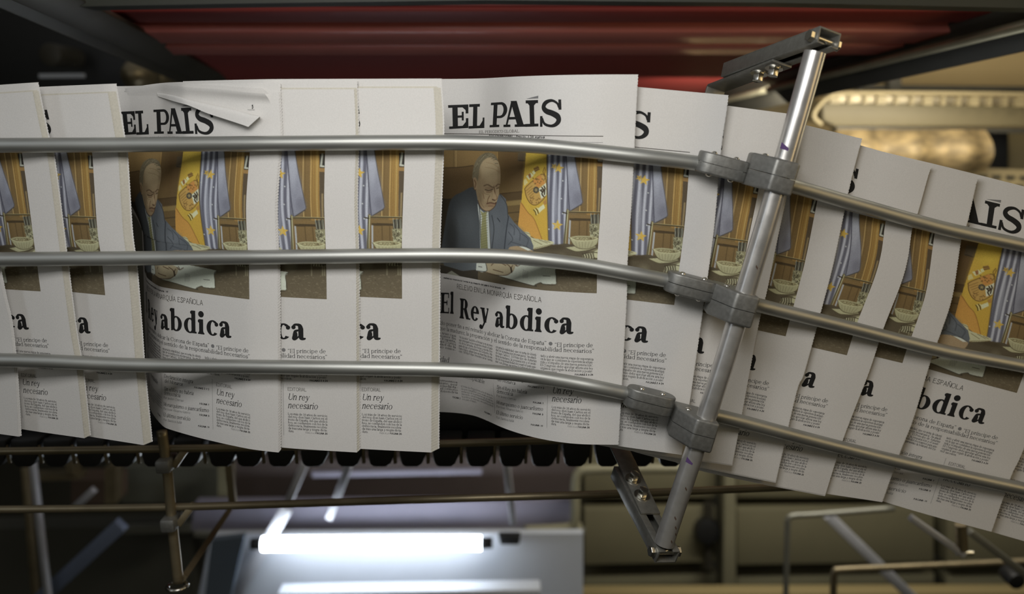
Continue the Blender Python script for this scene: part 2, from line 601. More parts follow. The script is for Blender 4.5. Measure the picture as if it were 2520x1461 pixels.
    if ch == 'Z':
        P.R(50, CAP - h, 470, CAP); P.R(40, 0, 480, h); P.Q((40, h), (40 + w, h), (470, CAP - h), (470 - w, CAP - h))
        if not sans: P.R(50, CAP - 150, 50 + h, CAP); P.R(480 - h, 0, 480, 170)
        return 520
    if ch == '0':
        P.ring(230, 330, 185, 330); return 460
    if ch == '1':
        P.stem(170, 0, 660, 'f', 'h'); return 170 + w + 120
    if ch in '2345789':
        if ch == '2': P.sp((80, 500, h), (130, 620, h * 1.5), (250, 645, h * 1.8), (340, 540, w * .9), (310, 400, w * .9), (180, 200, h * 1.8), (70, 50, h * 1.5)); P.R(55, 0, 400, w * .8)
        if ch == '3': P.sp((80, 560, h), (200, 645, h * 1.6), (320, 560, w * .8), (290, 400, w * .7), (180, 350, h)); P.sp((180, 350, h), (330, 310, w * .7), (350, 150, w * .9), (220, 15, h * 1.8), (70, 70, h))
        if ch == '4': P.R(260, 0, 260 + w, 660); P.R(40, 170, 420, 170 + h); P.sp((60, 180, h), (270, 650, h))
        if ch == '5': P.R(90, 660 - w * .7, 380, 660); P.R(90, 350, 90 + h * 1.2, 650); P.sp((95, 365, h), (220, 410, h * 1.7), (350, 330, w * .8), (350, 130, w * .9), (220, 15, h * 1.8), (70, 70, h))
        if ch == '7': P.R(60, 660 - w * .7, 410, 660); P.Q((150, 0), (150 + w, 0), (410, 640), (410 - h * 1.5, 640))
        if ch == '8': P.ring(230, 490, 150, 165); P.ring(230, 170, 180, 180)
        if ch == '9': P.ring(230, 450, 180, 210); P.sp((400, 430, w * .8), (370, 200, w * .7), (260, 50, h * 1.8), (120, 0, h))
        return 460
    if ch == '6':
        P.ring(230, 210, 180, 210); P.sp((60, 230, w * .8), (90, 450, w * .7), (200, 610, h * 1.8), (340, 660, h)); return 460
    if ch in '.,:;':
        P.ball(90, 45, 50 + w * .1)
        if ch in ':;': P.ball(90, 400, 50)
        if ch in ',;': P.Q((60, 40), (130, 40), (80, -120), (50, -110))
        return 180
    if ch in '“”':
        for x in (80, 230):
            if ch == '“': P.ball(x, 580, 52); P.Q((x - 50, 590), (x - 5, 640), (x + 50, 730), (x + 30, 735))
            else: P.ball(x, 680, 52); P.Q((x + 50, 680), (x + 10, 640), (x - 50, 530), (x - 30, 525))
        return 320
    if ch == '-':
        P.R(40, 200, 250, 200 + max(h * 1.2, 50)); return 290
    if ch == '|':
        P.R(90, -60, 120, ASC); return 210
    if ch == '/':
        P.Q((20, -40), (60, -40), (240, ASC), (200, ASC)); return 260
    if ch == '●':
        P.ball(250, 250, 230); return 500
    if ch == '!':
        return 0
    return 250


_gc = {}


def glyph(ch, st):
    key = (ch, st)
    if key not in _gc:
        w, h, f, n, sans, slant = st
        P = Pen(w, h, f, n, sans)
        adv = _glyph(ch, P)
        pol = [[(x + slant * y, y) for x, y in q] for q in P.p]
        _gc[key] = (adv, pol)
    return _gc[key]


# style: stem, hairline, serif, roundness, sans, slant
ST_BODY = (82, 40, 34, 8, False, 0)
ST_SUB = (70, 34, 40, 16, False, 0)
ST_HEAD = (148, 48, 42, 30, False, 0)
ST_ITAL = (72, 34, 26, 16, False, 0.2)
ST_ITSM = (70, 36, 22, 10, False, 0.2)
ST_SANS = (66, 60, 0, 14, True, 0)
ST_BOLD = (130, 70, 30, 8, True, 0)
ST_CAPS = (74, 48, 34, 12, False, 0)


def line_polys(text, st):
    x = 0; out = []
    for ch in text:
        adv, pol = glyph(ch, st)
        out += [[(px_ + x, py_) for px_, py_ in q] for q in pol]
        x += adv
    return x, out
# ------------------------------------------------------------------ the newspapers' surfaces
DS = 0.5                                      # mm
PW = 302.0                                    # page width, mm
DD = np.arange(0, PW + 20, DS)


class Sheet:
    def __init__(s, edge, depth, slopes, prof, wave=0.0, layers=None):
        c = catmull(edge, 24)
        w = np.array([at(x, y, depth) for x, y in c])
        L = np.concatenate([[0], np.cumsum(np.linalg.norm(np.diff(w, axis=0), axis=1))])
        s.H = L[-1]
        s.ev, s.ew = L / L[-1], w
        s.sc = 1.0
        s.depth = depth
        dirs = []
        for v, sl in zip((0, .5, 1), slopes):
            k_ = np.argmin(abs(s.ev - v)); x, y = c[k_]
            dirs.append(unit(at(x, y, depth) - at(x - 100, y - 100 * sl, depth)))
        s.dirs = np.array(dirs)
        th = np.radians(np.interp(DD, [p[0] for p in prof], [p[1] for p in prof]))
        s.th = th
        s.X = np.concatenate([[0], np.cumsum(np.cos(th))[:-1]]) * DS
        s.Z = np.concatenate([[0], np.cumsum(np.sin(th))[:-1]]) * DS
        s.wave = wave
        s.layers = [(v, Sheet(edge, depth, slopes, q, 0)) for v, q in layers] if layers else None

    def P(s, d, v, off=0.0):
        """d mm from the right edge, v 0..1 down the page, off metres towards the viewer"""
        d = np.asarray(d, float); v = np.asarray(v, float)
        E = np.stack([np.interp(v, s.ev, s.ew[:, i]) for i in range(3)], -1)
        E = E + np.where((v < 0) | (v > 1), np.where(v < 0, v, v - 1), 0)[..., None] * (s.ew[-1] - s.ew[0])
        a = np.clip(v * 2, 0, 1)[..., None]; b = np.clip(v * 2 - 1, 0, 1)[..., None]
        D = s.dirs[0] * (1 - a) + s.dirs[1] * (a - b) + s.dirs[2] * b
        D = D / np.linalg.norm(D, axis=-1, keepdims=True)
        k_ = s.sc * 1e-3
        X = np.where(d < 0, d, np.interp(d, DD, s.X))[..., None] * k_
        Z = np.interp(d, DD, s.Z)[..., None] * k_
        th = np.interp(d, DD, s.th)[..., None]
        if s.layers:
            X = X * 0; Z = Z * 0; th = th * 0
            vs_ = [q[0] for q in s.layers]
            for i, (vi, u) in enumerate(s.layers):
                w = np.ones_like(v)
                if i > 0: w = np.minimum(w, np.clip((v - vs_[i - 1]) / (vi - vs_[i - 1]), 0, 1))
                if i < len(vs_) - 1: w = np.minimum(w, np.clip((vs_[i + 1] - v) / (vs_[i + 1] - vi), 0, 1))
                w = (w * w * (3 - 2 * w))[..., None]
                X = X + w * np.where(d < 0, d, np.interp(d, DD, u.X))[..., None] * k_
                Z = Z + w * np.interp(d, DD, u.Z)[..., None] * k_
                th = th + w * np.interp(d, DD, u.th)[..., None]
        Y = np.array((0, 1.0, 0))
        N = -(np.sin(th) * D + np.cos(th) * Y)
        rip = s.wave * np.sin(v * 9.0 + d * .03)[..., None] * np.clip(d / 60, 0, 1)[..., None]
        return E - D * X + Y * (Z + rip) + N * off

    def inv(s, x, y, d0=60.0, v0=0.5):
        d, v = d0, v0
        for _ in range(40):
            px, py = project(s.P(d, v))
            ax, ay = project(s.P(d + .5, v)); bx, by = project(s.P(d, v + .002))
            J = np.array([[(ax - px) / .5, (bx - px) / .002], [(ay - py) / .5, (by - py) / .002]])
            st = np.linalg.solve(J, [x - px, y - py])
            st = np.clip(st, [-25, -.1], [25, .1])
            d = min(max(d + st[0], -30), PW + 15); v = v + st[1]
            if abs(st[0]) < 1e-3 and abs(st[1]) < 1e-6: break
        return d, v


RAMP = [(0, 3), (60, 4.5), (165, 5), (185, 55), (330, 62)]
P6A = [(0, 0), (28, 1), (50, 14), (90, 31), (130, 44), (165, 55), (195, 50), (218, 24), (240, 9), (330, 4)]
P6M = [(0, 0), (28, 2), (45, 10), (84, 17), (95, 32), (131, 36), (140, 46), (190, 46), (240, 43), (258, 20), (280, 8), (330, 4)]
RAMP7 = [(0, -2), (95, 0), (110, 10), (140, 30), (170, 45), (190, 55), (330, 62)]
RAMPR = [(0, -3), (100, -2), (140, 2), (165, 8), (188, 55), (330, 62)]
PAPERS = [
    # right edge of the front page in the photograph, depth, slope of the lines of print, profile, inner sheets, strip to print
    dict(edge=[(-62, 215), (-45, 430), (-12, 620), (8, 722), (25, 800), (38, 930), (46, 1074)], depth=.022, sl=(-.05, .0, .04), prof=[(0, 14), (120, 15), (330, 13)], n=2, fan=3, dmax=60),
    dict(edge=[(76, 203), (103, 333), (118, 390), (148, 620), (171, 798), (190, 915), (208, 1078)], depth=.022, sl=(-.05, -.005, .045), prof=[(0, 14), (120, 15), (330, 13)], n=6, fan=6.5, dmax=125),
    dict(edge=[(262, 206), (284, 336), (291, 379), (303, 564), (315, 656), (327, 798), (336, 915), (354, 1095)], depth=.022, sl=(-.03, .03, .06), prof=[(0, 14), (120, 15), (330, 13)], n=7, fan=9, dmax=130),
    dict(edge=[(684, 203), (690, 330), (687, 379), (678, 502), (681, 612), (684, 648), (685, 883), (686, 1113)], depth=.006, sl=(.0, .04, .07),
         prof=[(0, 4), (25, 10), (40, 22), (95, 26), (150, 32), (166, 54), (222, 61), (236, 15), (330, 5)], n=5, fan=2.2, dmax=264, layers=[(.16, [(0, 4), (25, 10), (40, 20), (95, 24), (112, 26), (125, 44), (165, 44), (178, 34), (225, 32), (250, 12), (330, 5)]), (.46, [(0, 4), (25, 9), (40, 19), (95, 22), (150, 29), (164, 53), (215, 60), (240, 66), (300, 66), (330, 60)])]),
    dict(edge=[(871, 196), (876, 331), (873, 502), (877, 648), (878, 880), (879, 1113)], depth=.004, sl=(.0, .03, .04), prof=[(0, 3), (60, 4.5), (82, 8), (105, 22), (125, 26), (180, 28), (235, 34), (250, 56), (330, 63)], n=5, fan=3.2, dmax=130),
    dict(edge=[(1066, 193), (1073, 331), (1065, 571), (1064, 648), (1063, 880), (1062, 1113)], depth=.002, sl=(.0, .03, .03), prof=[(0, 3), (60, 4.5), (150, 5), (168, 10), (190, 24), (265, 29), (330, 40)], n=7, fan=8.5, dmax=130),
    dict(edge=[(1570, 183), (1561, 358), (1554, 502), (1544, 646), (1541, 757), (1522, 1094)], depth=.0, sl=(.0, .014, .008),
         prof=[(0, 0), (28, 1), (50, 14), (90, 31), (130, 46), (165, 56), (195, 50), (218, 20), (240, 8), (330, 4)], n=2, fan=0.5, dmax=262, layers=[(.0, P6A), (.30, P6A), (.50, P6M), (.78, P6M), (1.0, P6A)]),
    dict(edge=[(1792, 234), (1788, 271), (1773, 378), (1757, 560), (1733, 738), (1713, 880), (1699, 976), (1678, 1119)], depth=.012, sl=(.09, .11, .15), prof=RAMP7, n=2, fan=0.6, dmax=140),
    dict(edge=[(1966, 283), (1940, 460), (1913, 590), (1888, 713), (1866, 802), (1827, 1012), (1802, 1143)], depth=.027, sl=(.13, .17, .16), prof=RAMPR, n=2, fan=0.5, dmax=135),
    dict(edge=[(2121, 341), (2092, 453), (2076, 528), (2049, 656), (2019, 770), (1979, 918), (1960, 966), (1909, 1185)], depth=.048, sl=(.24, .22, .22), prof=RAMPR, n=2, fan=0.8, dmax=135),
    dict(edge=[(2294, 408), (2287, 425), (2259, 524), (2245, 563), (2234, 638), (2216, 702), (2174, 809), (2138, 918), (2075, 1081), (2031, 1218)], depth=.063, sl=(.285, .235, .21), prof=RAMPR, n=2, fan=0.5, dmax=140),
    dict(edge=[(2408, 430), (2404, 445), (2380, 549), (2366, 585), (2344, 727), (2316, 816), (2291, 885), (2248, 1029), (2214, 1115), (2171, 1235)], depth=.076, sl=(.24, .255, .17), prof=RAMPR, n=2, fan=0.9, dmax=110),
    dict(edge=[(2700, 505), (2662, 660), (2603, 880), (2519, 1105), (2488, 1173), (2440, 1308)], depth=.088, sl=(.26, .26, .265), prof=[(0, 0), (60, 1), (120, 6), (165, 12), (190, 14), (230, 45), (330, 55)], n=2, fan=0.5, dmax=240),
    dict(edge=[(2846, 552), (2808, 700), (2745, 930), (2665, 1135), (2635, 1220), (2588, 1350)], depth=.098, sl=(.26, .26, .265), prof=RAMP, n=2, fan=0.5, dmax=130),
]
SH = [Sheet(p['edge'], p['depth'], p['sl'], p['prof'], .0006, p.get('layers')) for p in PAPERS]
HREF = SH[6].H
for s_ in SH:
    s_.sc = s_.H / HREF
MID, FLAT = SH[6], SH[5]
VLAP = 0.024

# ------------------------------------------------------------------ what is printed on the page, in page coordinates
PRINT = {'masthead': [], 'headline': [], 'article_text': []}


def split(poly, step):
    """cut a convex polygon along lines of constant d so that it can follow a curved page"""
    lo = min(p[0] for p in poly); hi = max(p[0] for p in poly)
    if hi - lo <= step: return [poly]
    out = []
    for k_ in range(int(lo // step), int(hi // step) + 1):
        q = poly
        for lim, sg in ((k_ * step, 1), ((k_ + 1) * step, -1)):
            r = []
            for i in range(len(q)):
                a, b = q[i], q[(i + 1) % len(q)]
                ia, ib = sg * (a[0] - lim) >= 0, sg * (b[0] - lim) >= 0
                if ia: r.append(a)
                if ia != ib:
                    t = (lim - a[0]) / (b[0] - a[0]); r.append((lim, a[1] + t * (b[1] - a[1])))
            q = r
            if not q: break
        if len(q) >= 3: out.append(q)
    return out


def put(part, mi, poly, step=5.0):
    for q in split(poly, step):
        PRINT[part].append((mi, q, max(p[0] for p in q)))


def z1(x, y): return 1060 + x / 2.922, 160 + y / 2.922          # positions read off enlargements of the middle paper
def z2(x, y): return 1060 + x / 2.922, 620 + y / 2.922
def z5(x, y): return 560 + x / 2.809, 620 + y / 2.809           # and of the flat paper left of it


def text(part, mi, string, st, sheet, a, b, cap, step=400):
    """set one line between the baseline ends a, b (pixels) with capitals `cap` pixels high"""
    dl, vl = sheet.inv(*a); dr, vr = sheet.inv(*b, d0=dl)
    m = ((a[0] + b[0]) / 2, (a[1] + b[1]) / 2)
    if sheet is MID: m = b
    v0 = sheet.inv(*m, d0=dl)[1]; v1 = sheet.inv(m[0], m[1] - cap, d0=dl)[1]
    set_line(part, mi, string, st, dl, vl, dr, vr, v0 - v1, step)


def set_line(part, mi, string, st, dl, vl, dr, vr, dv, step=400):
    L, polys = line_polys(string, st)
    for q in polys:
        put(part, mi, [(dl + (dr - dl) * x / L, vl + (vr - vl) * x / L - dv * y / CAP) for x, y in q], step)


def block(part, mi, lines, st, dl, dr, v0, dv, cap, slope=0.0, last=1.0):
    """a justified column in page coordinates"""
    for i, t in enumerate(lines):
        L, _ = line_polys(t, st)
        r = dr
        if i == len(lines) - 1 and last < 1: r = dl + (dr - dl) * last
        set_line(part, mi, t, st, dl, v0 + i * dv, r, v0 + i * dv + slope, cap)


def rule(part, mi, d0, d1, v, th):
    put(part, mi, [(d0, v), (d1, v), (d1, v + th), (d0, v + th)])


# masthead: slab letters, each in a box of the enlargement
def slab(ch):
    P = Pen(0.26, 0.115, 0, 40)
    q = []
    R = lambda x0, y0, x1, y1: q.append([(x0, y0), (x1, y0), (x1, y1), (x0, y1)])
    if ch == 'E':
        R(.2, 0, .46, 1); R(0, .885, 1, 1); R(.02, 0, 1, .105); R(.86, .62, 1, .9); R(.87, .1, 1, .42)
        R(.44, .455, .72, .55); R(.66, .33, .76, .70)
        q.append([(.70, .885), (.87, .75), (.87, .885)]); q.append([(.7, .105), (.88, .105), (.88, .28)])
    if ch == 'L':
        R(.24, 0, .50, 1); R(0, .885, .66, 1); R(0, 0, 1, .105); R(.87, .1, 1, .43); q.append([(.66, .105), (.88, .105), (.88, .32)])
    if ch == 'P':
        R(.17, 0, .40, 1); R(0, .9, .6, 1); R(0, 0, .56, .095); R(.36, .36, .62, .455)
        P.p = q; P.ring(.60, .68, .40, .32, -90, 90, .22, .1)
    if ch == 'A':
        q.append([(.10, .05), (.185, .05), (.47, .98), (.36, .98)])
        q.append([(.335, 1), (.60, 1), (.905, .02), (.64, .02)])
        R(.22, .29, .72, .385); R(0, 0, .33, .095)
        R(.52, 0, 1.0, .095)
    if ch == 'I':
        R(.30, 0, .68, 1); R(0, .885, 1, 1); R(-.1, 0, 1, .11)
        q.append([(.16, .885), (.30, .80), (.30, .885)]); q.append([(.84, .885), (.68, .80), (.68, .885)])
    if ch == 'S':
        P.p = q
        P.sp((.90, .70, .10), (.80, .86, .09), (.55, .95, .10), (.27, .87, .16), (.17, .71, .20), (.30, .575, .20), (.58, .495, .21), (.82, .38, .23), (.86, .23, .20), (.72, .09, .14), (.50, .045, .10), (.22, .12, .10), (.10, .32, .09))
        R(.87, .62, 1, .985); R(0, .015, .12, .40)
    return q


BOX = {'E': [(125, 288), (271, 283), (271, 452), (130, 460)], 'L': [(277, 282), (388, 277), (386, 452), (272, 457)],
       'P': [(434, 271), (553, 263), (547, 443), (424, 448)], 'A': [(525, 260), (690, 255), (690, 443), (524, 446)],
       'I': [(683, 254), (772, 251), (775, 441), (690, 444)], 'S': [(788, 245), (938, 244), (944, 446), (786, 447)]}
for ch, bx in BOX.items():
    tl, tr, br, bl = [MID.inv(*z1(*p), v0=.1) for p in bx]
    for q in slab(ch):
        pl = []
        for x, y in q:
            pl.append(tuple((1 - x) * (1 - y) * bl[i] + x * (1 - y) * br[i] + x * y * tr[i] + (1 - x) * y * tl[i] for i in (0, 1)))
        put('masthead', 0, pl, 4.0)
put('masthead', 1, [MID.inv(*z1(*p), v0=.05) for p in ((686, 243), (774, 220), (774, 240))])
text('masthead', 2, 'EL PERIÓDICO GLOBAL', ST_CAPS, MID, z1(347, 491), z1(638, 484), 7.2)
_, vr_ = MID.inv(*z1(1240, 513)); dA = MID.inv(*z1(1240, 513))[0]
VRULE = MID.inv(*z1(900, 506))[1]
rule('masthead', 2, dA, 286, VRULE, .0018)
VDATE = MID.inv(*z1(820, 526))[1]
dD = MID.inv(*z1(820, 526))[0]
set_line('masthead', 0, 'EDICIÓN NACIONAL | Precio: 1,30 euros', ST_BOLD, dD + (262 - dD) * .555, VDATE, dD, VDATE, .0062)
VR2 = MID.inv(*z1(1236, 556))[1]
rule('masthead', 1, dA, 286, VR2, .0010)

# kicker, headline, subheads
text('headline', 2, 'RELEVO EN LA MONARQUÍA ESPAÑOLA', ST_SANS, MID, z2(188, 262), z2(798, 362), 13.0, 4)
text('headline', 0, 'abdica', ST_HEAD, MID, z2(459, 530), z2(1027, 585), 54, 3)
text('headline', 0, 'Rey', ST_HEAD, MID, z2(204, 474), z2(416, 510), 51, 3)
text('headline', 0, 'El', ST_HEAD, MID, z2(66, 438), z2(170, 445), 51, 3)
text('headline', 0, '“El príncipe de', ST_SUB, MID, z2(890, 680), z2(1165, 683), 9.9, 6)
text('headline', 0, 'do poner fin a mi reinado y abdicar la Corona de España”', ST_SUB, MID, z2(66, 520), z2(832, 670), 9.9, 6)
text('headline', 0, 'ne la madurez, la preparación y el sentido de la responsabilidad necesarios”', ST_SUB, MID, z2(72, 561), z2(1174, 726), 9.9, 6)
cx_, cy_ = MID.inv(*z2(862, 658))
put('headline', 1, [(cx_ + 2.2 * math.cos(a * math.pi / 10), cy_ + .0052 * math.sin(a * math.pi / 10)) for a in range(20)])

# columns of text
c4l, c4r = MID.inv(*z2(790, 766))[0], MID.inv(*z2(1170, 778))[0]
GUT = 5.0
CWID = c4l - c4r
c3r = c4l + GUT; c3l = c3r + CWID
c2r = c3l + GUT; c2l = c2r + CWID
c1r = c2l + GUT; c1l = min(c1r + CWID, 290)
V4 = MID.inv(*z2(1170, 778))[1]
DV4 = (MID.inv(*z2(1170, 866))[1] - V4) / 4
CAPB = DV4 * .78
block('article_text', 0, ['tado y abrir una nueva etapa de esperanza', 'en la que se combinen la experiencia adqui-', 'rida y el impulso de una nueva generación”.', 'El Congreso debe aprobar ahora una ley', 'orgánica que regule la abdicación y poste-', 'rior sucesión.'], ST_BODY, c4l, c4r, V4, DV4, CAPB, last=.34)
block('article_text', 0, ['encarna la estabilidad, que es seña de identi-', 'dad de la institución monárquica”, ha añadi-', 'do Juan Carlos I. “El Príncipe de Asturias', 'tiene la madurez, la preparación y el senti-', 'do de responsabilidad necesarios para asu-', 'mir con plenas garantías la Jefatura del Es-'], ST_BODY, c3l, c3r, V4, DV4, CAPB)
block('article_text', 0, ['“Mi decisión” ha dicho el Monarca en un men-', 'saje televisado a los españoles desde el pala-', 'cio de la Zarzuela, dos horas y media des-', 'pués de que el presidente del Gobierno, Ma-', 'riano Rajoy, anunciara su marcha a la na-', 'ción. “Mi hijo Felipe, heredero de la Corona,'], ST_BODY, c2l, c2r, V4, DV4, CAPB)
block('article_text', 0, ['hijo Felipe, tras casi', 'decidido poner fin', 'Corona de España,', 'Gobierno y las Cortes', 'la efectividad de la', 'permitiendo entre-'], ST_BODY, c1l, c1r, V4, DV4, CAPB)
text('article_text', 0, 'PÁGINAS 2 A 24', ST_BOLD, MID, z2(1036, 886), z2(1167, 888), 4.4)
text('article_text', 0, 'mañana su renuncia a la Corona en su despacho del palacio de la Zarzuela. / AP', ST_BOLD, MID, z2(92, 190), z2(535, 270), 4.3)

# editorial column (read off the flat paper)
text('article_text', 2, 'EDITORIAL', ST_SANS, FLAT, z5(928, 960), z5(1061, 964), 8.6)
text('article_text', 0, 'Un rey', ST_ITAL, FLAT, z5(930, 1022), z5(1078, 1027), 15.5, 6)
text('article_text', 0, 'necesario', ST_ITAL, FLAT, z5(928, 1081), z5(1138, 1088), 15.5, 6)
el_, ev_ = FLAT.inv(*z5(929, 1127)); er_ = FLAT.inv(*z5(1205, 1133))[0]
DVE = (FLAT.inv(*z5(1205, 1253))[1] - FLAT.inv(*z5(1205, 1133))[1]) / 6
block('article_text', 0, ['Los más de 38 años de servicio', 'del rey don Juan Carlos en el', 'trono de España, del que abdicó', 'hoy, se confunden con los de la', 'democracia, finalmente recobra-', 'da tras una larga y negra dicta-', 'dura.'], ST_BODY, el_, er_, ev_, DVE, DVE * .77, last=.15)
pg_ = ev_ + DVE * 6.1
set_line('article_text', 1, 'PASA A LA', ST_CAPS, er_ + 25, pg_, er_ + 14.5, pg_, .0048)
set_line('article_text', 0, 'PÁGINA 26', ST_BOLD, er_ + 13.5, pg_, er_, pg_, .0050)

# the column of shorter pieces (read off the middle paper)
text('article_text', 0, 'Declaración íntegra', ST_ITAL, MID, z2(474, 890), z2(690, 935)  , 9.2)
text('article_text', 0, 'del Monarca', ST_ITAL, MID, z2(478, 925), z2(609, 953), 8.6)
text('article_text', 0, 'PÁGINAS 2 Y 3', ST_BOLD, MID, z2(699, 970), z2(816, 982), 4.4)
text('article_text', 0, 'Sin el Rey no habría', ST_ITAL, MID, z2(474, 980), z2(692, 1019), 9.3)
text('article_text', 0, 'democracia', ST_ITAL, MID, z2(474, 1010), z2(592, 1034), 9.3)
text('article_text', 1, 'Por Javier Cercas', ST_ITSM, MID, z2(472, 1038), z2(614, 1066), 5.6)
text('article_text', 0, 'PÁGINA 7', ST_BOLD, MID, z2(736, 1086), z2(812, 1093), 4.4)
text('article_text', 0, 'Monarquismo o juancarlismo', ST_ITAL, MID, z2(473, 1088), z2(807, 1141), 9.3)
text('article_text', 1, 'Por José Álvarez Junco', ST_ITSM, MID, z2(472, 1115), z2(663, 1153), 5.6)
text('article_text', 0, 'PÁGINA 9', ST_BOLD, MID, z2(733, 1166), z2(809, 1173), 4.4)
text('article_text', 0, 'El último servicio', ST_ITAL, MID, z2(471, 1163), z2(662, 1202), 9.3)
text('article_text', 1, 'Por Santos Juliá', ST_ITSM, MID, z2(470, 1194), z2(598, 1222), 5.6)
text('article_text', 0, 'PÁGINA 10', ST_BOLD, MID, z2(720, 1246), z2(807, 1255), 4.4)
vA = MID.inv(*z2(840, 900))[1]; vB = MID.inv(*z2(836, 1262))[1]; dV = MID.inv(*z2(838, 1100))[0]
put('article_text', 1, [(dV, vA), (dV - .3, vA), (dV - .3, vB), (dV, vB)])
dV = MID.inv(*z2(456, 1050))[0]
put('article_text', 1, [(dV, vA), (dV - .3, vA), (dV - .3, vB), (dV, vB)])
# the two left-hand columns below
text('article_text', 0, 'reemplazable', ST_ITAL, MID, z2(236, 905), z2(388, 948), 11)
V5 = MID.inv(*z2(243, 975), d0=200)[1]
block('article_text', 1, ['El Príncipe llega al trono a los 46 años. No', 'es por casualidad, pero es así: su repre-', 'sentación de la generación que ya está asu-', 'miendo otras responsabilidades en', 'la política, la empresa y otros ámbitos decisi-', 'vos para el futuro.'], ST_BODY, c2l, c2r + 3, V5, DVE, DVE * .77, last=.4)
text('article_text', 0, 'PÁGINA 5', ST_BOLD, MID, z2(387, 1155), z2(436, 1176), 4.4)
text('article_text', 0, 'realidad', ST_ITAL, MID, z2(-20, 775), z2(130, 797), 13)
block('article_text', 0, ['el en los momentos', 'allí donde existe, por', 'lado útil a la ciudada-', 'nos. Si ese es el criterio', 'Juan Carlos obtendría'], ST_BODY, c1l, c1r, MID.inv(*z2(200, 945), d0=230)[1], DVE, DVE * .77)
text('article_text', 0, 'PÁGINA 3', ST_BOLD, MID, z2(158, 1048), z2(214, 1058), 4.4)
# ------------------------------------------------------------------ the press photograph printed on the page
VT = MID.inv(*z1(1236, 566))[1] + .002
dPR, VB = MID.inv(*z2(1195, 296))
dPR = MID.inv(*z1(1236, 700))[0]
dPL = 286.0
NPC, NPR = 330, 250


